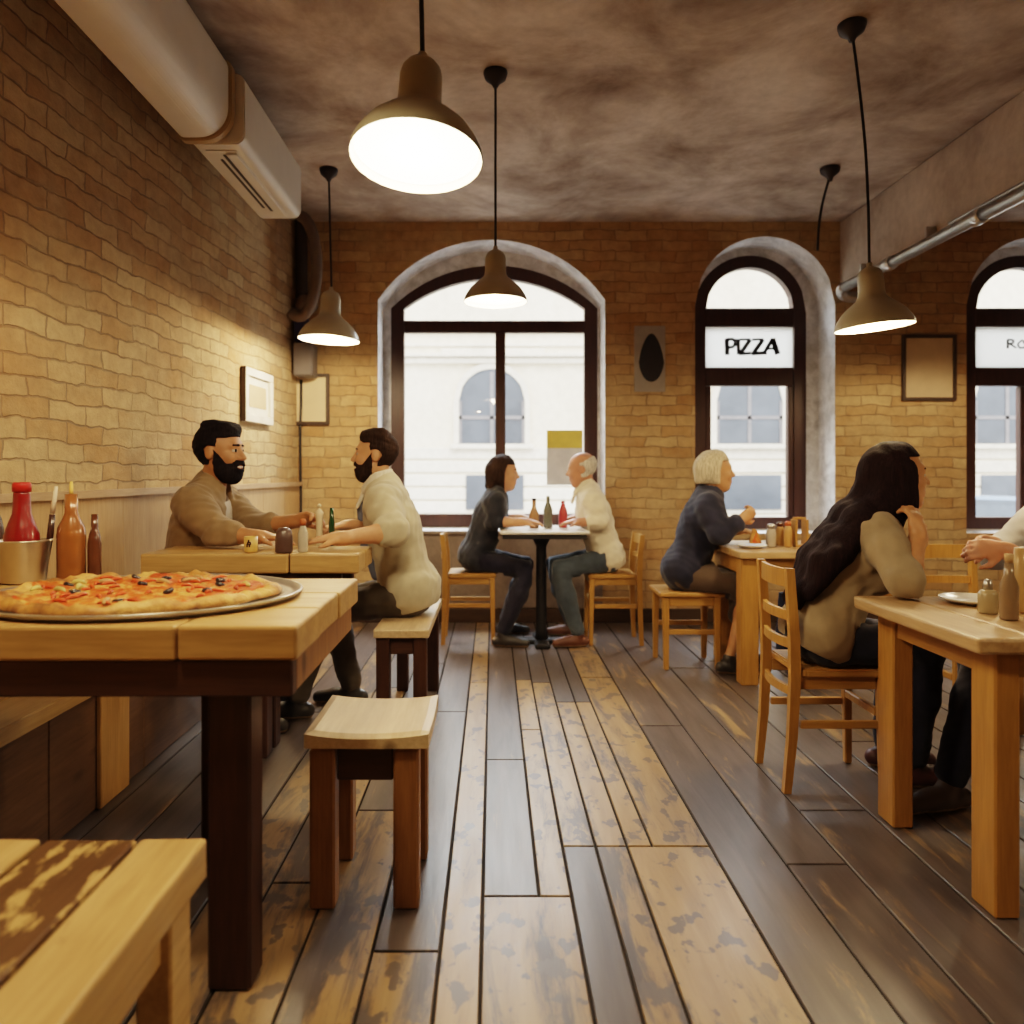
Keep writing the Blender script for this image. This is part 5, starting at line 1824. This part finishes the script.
        sleeves += [capsule(sh_, mid, .062 * s, .056 * s, .04), capsule(mid, el, .056 * s, .050 * s, .03), capsule(el, cpt, .050 * s, rr * s, .02)]
    leg_p, trous, shoe, foot = [], [], {}, []
    for side, G in legs.items():
        q = 1 if side == 'L' else -1
        hp = Pc + np.array([.01, q * .088 * s, -.005])
        kn, an = L(G['knee']), L(G['ankle'])
        td = Ld(G['toe']); td[2] = 0; td = nrm(td)
        leg_p += [capsule(hp, kn, .083 * s, .056 * s, .04), capsule(kn, kn + (an - kn) * .35, .054 * s, .056 * s, .03), capsule(kn + (an - kn) * .35, an, .055 * s, .036 * s, .03)]
        trous += [capsule(hp, kn, .088 * s, .066 * s, .04), capsule(kn, kn + (an - kn) * .4, .066 * s, .066 * s, .03), capsule(kn + (an - kn) * .4, an + (kn - an) * .06, .066 * s, .055 * s, .03)]
        a0 = np.array([an[0], an[1], .040]); tip = a0 + td * .165 * s; tip[2] = .030; heel = a0 - td * .045 * s; heel[2] = .036
        fp = [capsule(an, a0 + td * .02, .034 * s, .030 * s, .02), capsule(heel, a0 + td * .08 * s, .030 * s, .030 * s, .02), capsule(a0 + td * .07 * s, tip, .031 * s, .024 * s, .02)]
        foot += fp
        shoe[side] = fp
    lo = np.full(3, 9.0); hi = np.full(3, -9.0)
    allp = torso + skull + face + ears + neck + limb_u + limb_f + hands + leg_p + foot
    for p in allp:
        if p['t'] == 'c':
            m = max(p['ra'], p['rb'])
            for q in ('a', 'b'):
                lo = np.minimum(lo, np.array(p[q]) - m); hi = np.maximum(hi, np.array(p[q]) + m)
        else:
            m = max(p['r']); lo = np.minimum(lo, np.array(p['c']) - m); hi = np.maximum(hi, np.array(p['c']) + m)
    lo -= .05; hi += .05
    lo[2] = max(lo[2], -.02)

    def clip(F, pad=0.0):
        X, Y, Z = F.grid()
        # the seat: nothing of the person goes below it over the seat itself
        mask = (X < seat_front) & (X > -.35) & (Z < seat + .06)
        d = (seat + .003 + pad) - Z
        np.copyto(F.F, np.where(mask & (Z > seat - .14), np.maximum(F.F, d), F.F))
        # floor
        np.copyto(F.F, np.maximum(F.F, .003 - Z))
        for (a, b) in avoid:
            a, b = np.array(a) - hres * 1.3 - pad, np.array(b) + hres * 1.3 + pad
            cs = [L((x, y, 0)) for x in (a[0], b[0]) for y in (a[1], b[1])]
            l2 = np.min(cs, 0) - .03; h2 = np.max(cs, 0) + .03
            l2[2], h2[2] = a[2] - .03, b[2] + .03
            sl = F.sl(l2, h2)
            if any(q.stop <= q.start for q in sl):
                continue
            x, y, z = F.pts(sl)
            wx = lx + cy * x - sy * y
            wy = ly + sy * x + cy * y
            qx = np.maximum(a[0] - wx, wx - b[0]); qy = np.maximum(a[1] - wy, wy - b[1]); qz = np.maximum(a[2] - z, z - b[2])
            d = np.maximum(np.maximum(qx, qy), qz)
            F.F[sl] = np.maximum(F.F[sl], -d)

    # ---- body: one continuous surface
    B = Field(lo, hi, hres)
    tight = -.012 * s
    for p in torso: B.apply(p, tight)
    for p in leg_p: B.apply(p, tight * .8)
    for p in neck: B.apply(p)
    for p in limb_u: B.apply(p, -.004)
    for p in limb_f: B.apply(p)
    for p in foot: B.apply(p, -.007)
    for p in skull + face: B.apply(p)
    for p in sub: B.apply(p, 0, 'sub')
    for p in eyes: B.apply(p)
    for p in ears: B.apply(p)
    for p in hands: B.apply(p)
    clip(B, .003)
    def paint(c):
        v = (c - Hc) @ np.stack([hf, hl, hu], 1) / hs
        idx = np.zeros(len(c), int)
        for q in (-1, 1):
            d = np.sqrt((v[:, 0] - .078) ** 2 + (v[:, 1] - q * .031) ** 2 + (v[:, 2] - .004) ** 2)
            idx[(d < .0165) & (v[:, 0] > .078) & (abs(v[:, 2] - .004) < .0050)] = 1
            d2 = np.sqrt((v[:, 1] - q * .031) ** 2 + (v[:, 2] - .004) ** 2)
            idx[(d2 < .0072) & (v[:, 0] > .082) & (v[:, 0] < .105)] = 2
        lips = (v[:, 0] > .070) & (abs(v[:, 1]) < .026) & (v[:, 2] < -.052) & (v[:, 2] > -.082)
        idx[lips] = 3
        if smile:
            idx[(v[:, 0] > .074) & (abs(v[:, 1]) < .026) & (v[:, 2] < -.060) & (v[:, 2] > -.070)] = 4
        return idx
    lipc = tuple(x * y for x, y in zip(skin, (.80, .52, .50)))
    body = net_object(name, B, [skin_mat('skin of ' + label[:30], skin), M_eyew, M_iris, plain('lips %.2f %.2f' % (lipc[0], lipc[1]), lipc, .4), M_teeth], None, paint)
    body.location = (lx, ly, 0)
    body.rotation_euler = (0, 0, yaw)
    tag(body, label, 'person', group)

    # ---- clothes
    for C in clothes:
        F = Field(lo, hi, hres if C.get('fine', 1) else hres * 1.3)
        infl = C.get('infl', .006 if C['kind'] == 'legs' else .010)
        kind = C['kind']
        if kind == 'top':
            for p in torso: F.apply(p, infl)
            if C.get('hem'):
                F.apply(ellip(T(-.01, 0, .02), (.126 * s, .182 * s, .12 * s), Rt, .05))
            X, Y, Z = F.grid()
            if 'front' in C:      # open front: wedge from the neck down
                F.apply(dict(t='e', c=T(.14, 0, .27), r=(.12 * s, C['front'] * s, .30 * s), R=Rt, k=.01), 0, 'sub')
            for p in sleeves: F.apply(p, infl - .008)
            F.wrinkle(C.get('wr', .004), C.get('wf', 60), C.get('seed', 1), C.get('an', (1, 1, 1)))
            # neck opening
            F.apply(capsule(T(.02, 0, .475), Hd(-.005, 0, -.03), .058 * s, .07 * s, .01), 0, 'sub')
            if 'bottom' in C:
                h0 = T(0, 0, C['bottom'])
                d = -((X - h0[0]) * up[0] + (Y - h0[1]) * up[1] + (Z - h0[2]) * up[2])
                keep_arm = np.minimum(1, 1)
                np.copyto(F.F, np.where(np.abs(Y) < .24 * s, np.where(X < .17 * s, np.maximum(F.F, d), F.F), F.F))
        elif kind == 'front':     # shirt front seen in the opening
            for p in torso[:4]: F.apply(p, infl)
            X, Y, Z = F.grid()
            F.apply(capsule(T(.02, 0, .49), Hd(-.005, 0, -.03), .056 * s, .06 * s, .01), 0, 'sub')
            np.copyto(F.F, np.maximum(F.F, np.abs(Y) - C.get('w', .10) * s))
            np.copyto(F.F, np.maximum(F.F, .01 - X + (Z - Pc[2]) * math.tan(lean) * .9))
        elif kind == 'legs':
            for p in torso[:1]: F.apply(p, infl)
            for p in trous: F.apply(p, infl - .008)
            F.wrinkle(C.get('wr', .004), C.get('wf', 65), C.get('seed', 2))
            X, Y, Z = F.grid()
            np.copyto(F.F, np.maximum(F.F, Z - (Pc[2] + .098 * s) + 0 * X))
        elif kind == 'skirt':
            kl, kr = L(legs['L']['knee']), L(legs['R']['knee'])
            for p in torso[:1]: F.apply(p, infl)
            for p in trous:
                if abs(p['ra'] - .088 * s) < 1e-6: F.apply(p, infl + .005)
            F.apply(capsule(Pc + np.array([.05, 0, .02]), (kl + kr) / 2, .09 * s, .075 * s, .05))
            for kk in (kl, kr):
                F.apply(capsule(kk, kk + np.array([.0, 0, -.16]), .075 * s, .085 * s, .04))
            F.wrinkle(.005, 24, 5)
        elif kind == 'collar':
            n_ = 22
            for i in range(n_):
                a0, a1 = 2 * PI * i / n_, 2 * PI * (i + 1) / n_
                def ring(a, up_): return T(.012 + .074 * math.cos(a), .070 * math.sin(a), .555 - .050 * max(0, math.cos(a)) + up_)
                F.apply(capsule(ring(a0, 0), ring(a1, 0), .011 * s, .011 * s, .004)); F.apply(capsule(ring(a0, .020), ring(a1, .020), .009 * s, .009 * s, .006))
            for q in (-1, 1):
                F.apply(capsule(T(.088, q * .012, .505), T(.128, q * .050, .450), .012 * s, .008 * s, .01))
        elif kind == 'tie':
            F.apply(ellip(T(.118, 0, .452), (.022 * s, .024 * s, .026 * s), Rt, .01))
            F.apply(capsule(T(.128, 0, .43), T(.143, 0, .27), .016 * s, .026 * s, .01)); F.apply(capsule(T(.143, 0, .27), T(.132, 0, .12), .026 * s, .028 * s, .01))
        elif kind == 'cuffs':
            for side, A in arms.items():
                el, wr = L(A['elbow']), L(A['wrist'])
                cpt = el + (wr - el) * A.get('cuff', .85); u = nrm(wr - el)
                F.apply(capsule(cpt - u * .012, cpt + u * .022, .048 * s, .046 * s, .01))
        clip(F)
        net_object(C['name'], F, C['mat'], body)
    for side, fp in shoe.items():
        mat = clothes_shoe.get(label, M_shoe_d)
        pts_ = [np.array(p[q]) for p in fp for q in ('a', 'b')]
        F = Field(np.min(pts_, 0) - .09, np.max(pts_, 0) + .09, hres * .85)
        for p in fp[1:]: F.apply(p, .006)
        F.apply(capsule(fp[0]['a'] * np.array([1, 1, 0]) + np.array([0, 0, min(.085, fp[0]['a'][2])]), fp[0]['b'], .038 * s, .038 * s, .02))
        X, Y, Z = F.grid()
        np.copyto(F.F, np.maximum(F.F, .003 - Z))
        clip(F)
        def psole(c): return (c[:, 2] < .018).astype(int)
        net_object('shoe', F, [mat, M_sole], body, psole)

    # ---- hair pieces: shells on the skull
    hres2 = hres * .62
    if any(q['kind'] == 'long' for q in hairs): hres2 = hres * .8
    def head_field(ext=.16, down=.2):
        F = Field(Hc - np.array([ext, ext, down]) * hs, Hc + np.array([ext, ext, ext]) * hs, hres2)
        return F
    def hv(F):
        X, Y, Z = F.grid()
        dx, dy, dz = X - Hc[0], Y - Hc[1], Z - Hc[2]
        return tuple((dx * a[0] + dy * a[1] + dz * a[2]) / hs for a in (hf, hl, hu))
    for Hh in hairs:
        kind = Hh['kind']
        if kind in ('short', 'crop', 'fringe', 'bob', 'long'):
            F = head_field(.42 if kind == 'long' else .20 if kind == 'bob' else .16, .62 if kind == 'long' else .30)
            for p in skull: F.apply(p)
            t_ = Hh.get('t', .012)
            if kind in ('bob', 'long'):
                F.apply(ellip(Hd(-.020, 0, .012), hr(.098, .083, .092), Rh, .03))
            x, y, z = hv(F)
            F.F -= t_ * np.clip((.090 - x) / .05, .22, 1) * hs
            if kind in ('short', 'crop'):
                line = Hh.get('line', .062)
                facer = np.minimum(x - .012 - np.clip((.02 - z) * .5, -.03, .0), line - .35 * np.clip(.07 - x, 0, .2) - z)
                facer2 = np.minimum(x + .0 * z - .055, .068 - z)
                reg = np.maximum(np.maximum(np.minimum(x - .018, line - z), facer2), -1)
                F.F = np.maximum(F.F, reg)
                F.F = np.maximum(F.F, -.055 - z)                        # nape
                F.F = np.maximum(F.F, np.minimum(x + .02, -.028 - z))   # below the sideburn in front of the neck
                earc = .034 - np.sqrt((x + .008) ** 2 + (np.abs(y) - .080) ** 2 + (z + .006) ** 2)
                F.F = np.maximum(F.F, earc)
                if kind == 'short':
                    for q in (-.04, 0, .04):
                        F.apply(capsule(Hd(.048, q, .100), Hd(-.035, q * 1.3, .108), Hh.get('quiff', .024) * hs, .028 * hs, .03))
            elif kind == 'fringe':
                F.F = np.maximum(F.F, np.maximum(z - .045 - .5 * np.clip(-.02 - x, 0, .1), x - .0)); F.F = np.maximum(F.F, -.06 - z)
                earc = .03 - np.sqrt((x + .008) ** 2 + (np.abs(y) - .080) ** 2 + (z + .006) ** 2)
                F.F = np.maximum(F.F, earc)
            else:
                for p in Hh.get('locks', []):
                    F.apply(capsule(Hd(*p[0]) if len(p[0]) == 3 else p[0], Hd(*p[1]), p[2] * hs, p[3] * hs, .04))
                for p in Hh.get('locks_body', []):
                    F.apply(capsule(Hd(*p[0]), T(*p[1]), p[2] * hs, p[3] * hs, .04))
                for p in Hh.get('locks_T', []):
                    F.apply(capsule(T(*p[0]), T(*p[1]), p[2] * hs, p[3] * hs, .04))
                F.wrinkle(.004, 75, 8, (1, 1, .25))
                x, y, z = hv(F)
                fl_ = Hh.get('line', .062)
                reg = np.minimum(np.minimum(x - Hh.get('fx', .014) - .25 * np.clip(z, 0, .1), fl_ - z), .100 - np.abs(y))
                F.F = np.maximum(F.F, np.where(z > -.2, reg, -1))
                if 'cut' in Hh: F.F = np.maximum(F.F, Hh['cut'] - z)
            if kind not in ('long', 'bob'):
                F.wrinkle(.0025, 120, 4)
            net_object('hair', F, Hh['mat'], body)
        elif kind == 'beard':
            F = head_field(.15, .2)
            for p in skull + face[6:]: F.apply(p)
            F.F -= Hh.get('t', .011)
            F.apply(ellip(Hd(.052, 0, -.102), hr(.032, .036, .030), Rh, .02))
            x, y, z = hv(F)
            top = -.050 + np.clip(.055 - x, 0, .05) * 1.25 + np.where(np.abs(y) < .045, np.clip(x - .062, 0, .03) * .55, 0)
            F.F = np.maximum(F.F, z - top)
            F.F = np.maximum(F.F, .004 - x)
            mouth = np.sqrt(((x - .098) / .03) ** 2 + (y / .031) ** 2 + ((z + .066) / .0095) ** 2) - 1
            F.F = np.maximum(F.F, -mouth * .010)
            F.wrinkle(.0018, 130, 4)
            F2 = F
            for q in (-1, 1):
                F2.apply(capsule(Hd(.096, q * .003, -.0455), Hd(.082, q * .030, -.057), .0075 * hs, .006 * hs, .006))
            net_object('beard', F2, Hh['mat'], body)
        elif kind == 'brows':
            F = Field(Hc - .14 * hs, Hc + .14 * hs, hres2 * .8)
            for q in (-1, 1):
                F.apply(capsule(Hd(.0905, q * .014, .0285), Hd(.082, q * .043, .0275), .006 * hs, .005 * hs, .003))
            net_object('eyebrows', F, Hh['mat'], body)
    return body

M_shoe_d = plain('dark shoe leather', (.022, .018, .018), .5, coat=.2)
M_sole = plain('pale rubber sole', (.30, .20, .12), .7)
clothes_shoe = {}
H_black = hair_mat('black hair', (.012, .009, .011))
H_darkb = hair_mat('dark brown hair', (.030, .018, .014))
H_longb = hair_mat('long dark brown hair', (.016, .008, .009))
H_grey = hair_mat('pale grey blonde hair', (.56, .48, .36))
H_white = hair_mat('white hair', (.60, .56, .50))
C_card = cloth_mat('brown grey cardigan knit', (.215, .145, .082))
C_shirtw = cloth_mat('pale grey shirt cotton', (.42, .38, .34))
C_shirt = cloth_mat('light grey beige shirt cotton', (.47, .42, .31))
C_white = cloth_mat('white cotton', (.66, .62, .54))
C_blue = cloth_mat('slate blue tie silk', (.13, .15, .22))
C_trgrey = cloth_mat('dark olive grey trousers', (.085, .070, .055))
C_navy = cloth_mat('navy wool', (.018, .020, .040), .25)
C_navy2 = cloth_mat('near black navy top', (.020, .022, .032), .25)
C_dark = cloth_mat('dark navy trousers', (.012, .012, .026), .25)
C_jean = cloth_mat('blue grey jeans', (.060, .078, .105), .25)
C_cream = cloth_mat('cream white shirt', (.72, .64, .50))
C_taupe = cloth_mat('taupe grey sweater', (.29, .225, .145))
C_skirt = cloth_mat('brown grey skirt', (.085, .060, .045))
C_palegr = cloth_mat('pale grey sleeve', (.40, .38, .36))
SK1, SK2, SK3, SK4, SK5 = (.42, .20, .095), (.56, .30, .165), (.52, .27, .15), (.48, .22, .13), (.50, .25, .12)

def bx(o0, o1): return (o0, o1)
TAB2 = ((-1.38, 2.93, .60), (-.525, 3.265, .8325))
# bearded man, brown cardigan, on the wall bench ------------------------------------------------
lab = 'bearded dark haired man in brown grey cardigan smiling on the wall bench'
person('person', lab, (-1.435, 3.47), 0.0, .456, .27, -.16, .0,
       dict(R=dict(elbow=(-1.155, 3.17, .890), wrist=(-.995, 3.14, .878), dir=(1, .06, -.02), palm=(0, 0, -1), curl=.22, cuff=.30),
            L=dict(elbow=(-1.09, 3.50, .89), wrist=(-.885, 3.37, .93), dir=(1, -.35, .30), palm=(0, -.6, -.8), curl=.5, cuff=.30)),
       dict(R=dict(knee=(-1.02, 3.38, .50), ankle=(-1.10, 3.36, .09), toe=(1, -.3, 0)), L=dict(knee=(-1.02, 3.56, .50), ankle=(-1.12, 3.64, .09), toe=(1, .3, 0))),
       SK1, [dict(kind='short', mat=H_black, t=.013, quiff=.026), dict(kind='beard', mat=H_black, t=.009), dict(kind='brows', mat=H_black)],
       [dict(kind='top', name='cardigan', mat=C_card, infl=.022, front=.075, wr=.0045, wf=75, bottom=-.10, seed=3),
        dict(kind='front', name='shirt', mat=C_shirtw, infl=.008, w=.11),
        dict(kind='legs', name='trousers', mat=C_dark)],
       s=1.06, hres=.0055, avoid=[TAB2, ((-1.9, 3.0, 0), (-1.595, 4.2, 1.14))], seat_front=.125, lean_head=.45, torso_w=1.06)

# man in the light shirt --------------------------------------------------------------------------
lab = 'man in light grey shirt with rolled sleeves and blue tie on the short bench'
clothes_shoe[lab] = M_shoe_d
person('person', lab, (-.395, 3.60), PI, .473, .27, .05, -.03,
       dict(L=dict(elbow=(-.43, 3.27, .890), wrist=(-.625, 3.09, .876), dir=(-1, -.03, -.02), palm=(0, .15, -1), curl=.18, cuff=.18),
            R=dict(elbow=(-.50, 3.76, .83), wrist=(-.66, 3.50, .90), dir=(-.8, -.6, 0), palm=(0, 0, -1), curl=.25, cuff=.18)),
       dict(L=dict(knee=(-.795, 3.50, .50), ankle=(-.915, 3.50, .095), toe=(-1, -.12, 0)), R=dict(knee=(-.80, 3.70, .50), ankle=(-.70, 3.72, .09), toe=(-1, .1, 0))),
       SK2, [dict(kind='short', mat=H_darkb, t=.010, quiff=.022), dict(kind='beard', mat=H_darkb, t=.007), dict(kind='brows', mat=H_darkb)],
       [dict(kind='top', name='shirt', mat=C_shirt, infl=.024, wr=.0055, wf=62, seed=5, bottom=-.075, hem=True, an=(1, 1, .6)),
        dict(kind='collar', name='collar', mat=C_white), dict(kind='tie', name='tie', mat=C_blue), dict(kind='cuffs', name='cuffs', mat=C_white),
        dict(kind='legs', name='trousers', mat=C_trgrey)],
       s=1.02, hres=.0055, avoid=[TAB2], seat_front=.125, head_s=.93, lean_head=.3, torso_w=1.05, head_off=.01)

# window table pair -----------------------------------------------------------------------------------
TAB3 = ((.045, 4.75, .70), (.615, 5.34, .7745))
PED = ((.27, 4.86, 0), (.38, 5.24, .72))
lab = 'dark haired woman in dark navy top at the small window table'
person('person', lab, (-.125, 5.13), 0.0, .476, .36, -.1, .05,
       dict(R=dict(elbow=(.035, 4.955, .815), wrist=(.195, 4.90, .822), dir=(1, .1, .06), palm=(0, .2, -1), curl=.35, cuff=-.25), L=dict(elbow=(.05, 5.29, .82), wrist=(.18, 5.26, .83), dir=(1, -.0, 0), palm=(0, 0, -1), curl=.35, cuff=-.25)),
       dict(R=dict(knee=(.235, 5.03, .49), ankle=(.065, 4.93, .09), toe=(1, -.2, 0)), L=dict(knee=(.235, 5.22, .50), ankle=(.085, 5.31, .09), toe=(1, .1, 0))),
       SK3, [dict(kind='bob', mat=H_darkb, t=.016, locks=[((-.06, .05, 0), (-.075, .055, -.10), .045, .03), ((-.06, -.05, 0), (-.075, -.055, -.10), .045, .03), ((-.08, 0, .01), (-.105, 0, -.10), .05, .035), ((-.02, -.07, .02), (-.01, -.075, -.06), .025, .02)], cut=-.13), dict(kind='brows', mat=H_darkb)],
       [dict(kind='top', name='blouse', mat=C_navy2, infl=.018, bottom=-.07, wr=.005), dict(kind='legs', name='trousers', mat=C_dark)],
       s=.92, hres=.0075, female=True, avoid=[TAB3, PED], seat_front=.19, lean_head=.5, smile=False)
lab = 'bald man with white fringe in cream shirt and jeans at the window table'
clothes_shoe[lab] = plain('brown shoe leather', (.10, .035, .018), .5)
person('person', lab, (.775, 5.10), PI, .476, .30, -.25, .12,
       dict(L=dict(elbow=(.70, 4.90, .825), wrist=(.575, 4.91, .822), dir=(-1, .1, .03), palm=(0, .1, -1), curl=.3, cuff=.35), R=dict(elbow=(.70, 5.27, .83), wrist=(.61, 5.27, .83), dir=(-1, -.0, 0), palm=(0, 0, -1), curl=.3, cuff=.35)),
       dict(L=dict(knee=(.435, 4.96, .50), ankle=(.56, 4.93, .09), toe=(-1, -.15, 0)), R=dict(knee=(.425, 5.22, .50), ankle=(.55, 5.26, .09), toe=(-1, .1, 0))),
       SK4, [dict(kind='fringe', mat=H_white, t=.008), dict(kind='brows', mat=H_white)],
       [dict(kind='top', name='shirt', mat=C_cream, infl=.020, bottom=-.085, wr=.005, wf=60, seed=9), dict(kind='collar', name='collar', mat=C_cream), dict(kind='legs', name='jeans', mat=C_jean)],
       s=.94, hres=.0075, avoid=[TAB3, PED], seat_front=.19, smile=False)

# white-haired woman ----------------------------------------------------------------------------------------
TAB4 = ((1.32, 4.0, .58), (2.26, 4.705, .7245))
lab = 'white haired woman in navy cardigan holding a slice at the middle table'
person('person', lab, (1.145, 4.50), -.12, .452, .33, 0.0, .0,
       dict(R=dict(elbow=(1.285, 4.245, .80), wrist=(1.395, 4.23, .875), dir=(.75, .05, .55), palm=(0, .9, .3), curl=.75, cuff=.80), L=dict(elbow=(1.30, 4.62, .80), wrist=(1.44, 4.48, .80), dir=(1, -.4, 0), palm=(0, 0, -1), curl=.4, cuff=.80)),
       dict(R=dict(knee=(1.475, 4.31, .475), ankle=(1.345, 4.27, .09), toe=(1, -.1, 0)), L=dict(knee=(1.475, 4.44, .47), ankle=(1.48, 4.43, .09), toe=(1, .1, 0))),
       SK5, [dict(kind='bob', mat=H_grey, t=.014, fx=.014, locks=[((-.05, .05, 0), (-.075, .045, -.055), .040, .026), ((-.05, -.05, 0), (-.075, -.045, -.055), .040, .026), ((-.07, 0, .01), (-.095, 0, -.06), .045, .03)], cut=-.08), dict(kind='brows', mat=H_grey)],
       [dict(kind='top', name='cardigan', mat=C_navy, infl=.024, hem=True, wr=.005, wf=55, seed=12), dict(kind='skirt', name='skirt', mat=C_skirt)],
       s=.96, hres=.007, female=True, avoid=[TAB4, ((1.33, 4.02, 0), (1.433, 4.125, .70))], seat_front=.235, smile=False, lean_head=.35)

# long-haired woman ---------------------------------------------------------------------------------------------
TAB5 = ((1.21, 1.87, .60), (2.26, 2.532, .7345))
lab = 'woman with very long dark hair in taupe sweater resting chin on hand'
clothes_shoe[lab] = plain('oxblood shoe leather', (.055, .018, .018), .45)
person('person', lab, (1.215, 2.815), -.10, .446, .43, .02, -.02,
       dict(R=dict(elbow=(1.355, 2.465, .787), wrist=(1.475, 2.60, .925), dir=(.05, .35, 1), palm=(-.4, .8, 0), curl=.55, cuff=.15),
            L=dict(elbow=(1.41, 2.93, .80), wrist=(1.40, 2.73, .80), dir=(.3, -1, -.1), palm=(0, 0, -1), curl=.4, cuff=.6)),
       dict(R=dict(knee=(1.555, 2.70, .51), ankle=(1.53, 2.74, .09), toe=(1, -.0, 0)), L=dict(knee=(1.57, 2.90, .50), ankle=(1.535, 2.93, .09), toe=(1, -.05, 0))),
       SK5, [dict(kind='long', mat=H_longb, line=.074, t=.015, fx=-.012,
                  locks=[((-.04, .06, .02), (-.075, .072, -.12), .050, .050), ((-.04, -.06, .02), (-.070, -.075, -.12), .050, .050), ((-.07, 0, .03), (-.115, 0, -.12), .06, .06), ((-.01, -.072, .02), (.004, -.080, -.11), .030, .032)],
                  locks_body=[((-.075, .06, -.08), (-.072, .075, .46), .050, .048), ((-.07, -.065, -.08), (-.072, -.085, .46), .052, .048), ((-.10, 0, -.08), (-.080, 0, .47), .058, .052), ((-.03, -.072, -.08), (-.050, -.125, .455), .042, .042), ((-.01, -.07, -.09), (.055, -.125, .36), .030, .022)],
                  locks_T=[((-.072, .075, .46), (-.130, .085, .26), .048, .034), ((-.072, -.085, .46), (-.130, -.10, .26), .048, .036), ((-.080, 0, .47), (-.135, 0, .26), .052, .038), ((-.050, -.125, .455), (-.105, -.160, .30), .042, .034),
                           ((-.130, .085, .26), (-.135, .05, .10), .034, .016), ((-.130, -.10, .26), (-.135, -.08, .07), .036, .016), ((-.135, 0, .26), (-.140, -.01, .06), .038, .016), ((-.105, -.160, .30), (-.125, -.125, .12), .034, .016), ((-.110, .04, .36), (-.150, .03, .08), .04, .016), ((-.110, -.05, .36), (-.150, -.04, .05), .04, .016)]),
             dict(kind='brows', mat=H_longb)],
       [dict(kind='top', name='sweater', mat=C_taupe, infl=.018, wr=.005, wf=62, seed=15, hem=True, bottom=-.06, an=(1, 1, .7)), dict(kind='legs', name='trousers', mat=C_dark)],
       s=.97, hres=.0055, female=True, avoid=[TAB5, ((1.04, 2.6, .50), (1.106, 3.05, .85)), ((1.28, 2.40, 0), (1.36, 2.52, .69))], seat_front=.23, smile=False, lean_head=.35, head_off=.050, head_up=-.005)

# person cut off by the edge -----------------------------------------------------------------------------------------
lab = 'person in pale grey sleeves and navy trousers mostly cut off by the picture edge'
clothes_shoe[lab] = plain('grey brown suede shoe', (.085, .062, .055), .8)
person('person', lab, (2.22, 2.79), PI, .446, .12, 0.0, .0,
       dict(L=dict(elbow=(1.955, 2.62, .80), wrist=(1.80, 2.65, .875), dir=(-1, .05, .05), palm=(0, .8, -.4), curl=.75, cuff=.55), R=dict(elbow=(2.00, 2.98, .82), wrist=(1.87, 2.82, .88), dir=(-1, -.4, 0), palm=(0, -.9, -.3), curl=.7, cuff=.55)),
       dict(L=dict(knee=(1.735, 2.63, .53), ankle=(1.56, 2.56, .10), toe=(-1, -.25, 0)), R=dict(knee=(1.86, 2.93, .52), ankle=(1.98, 2.97, .09), toe=(-1, 0, 0))),
       SK4, [dict(kind='crop', mat=H_darkb, t=.010), dict(kind='brows', mat=H_darkb)],
       [dict(kind='top', name='shirt', mat=C_palegr, infl=.016, bottom=-.10, wr=.005, wf=60, seed=21), dict(kind='legs', name='trousers', mat=C_dark)],
       s=1.0, hres=.0065, avoid=[((1.21, 1.87, .60), (2.26, 2.532, .7345)), ((2.42, 2.6, .50), (2.52, 3.0, .85))], seat_front=.21, smile=False)
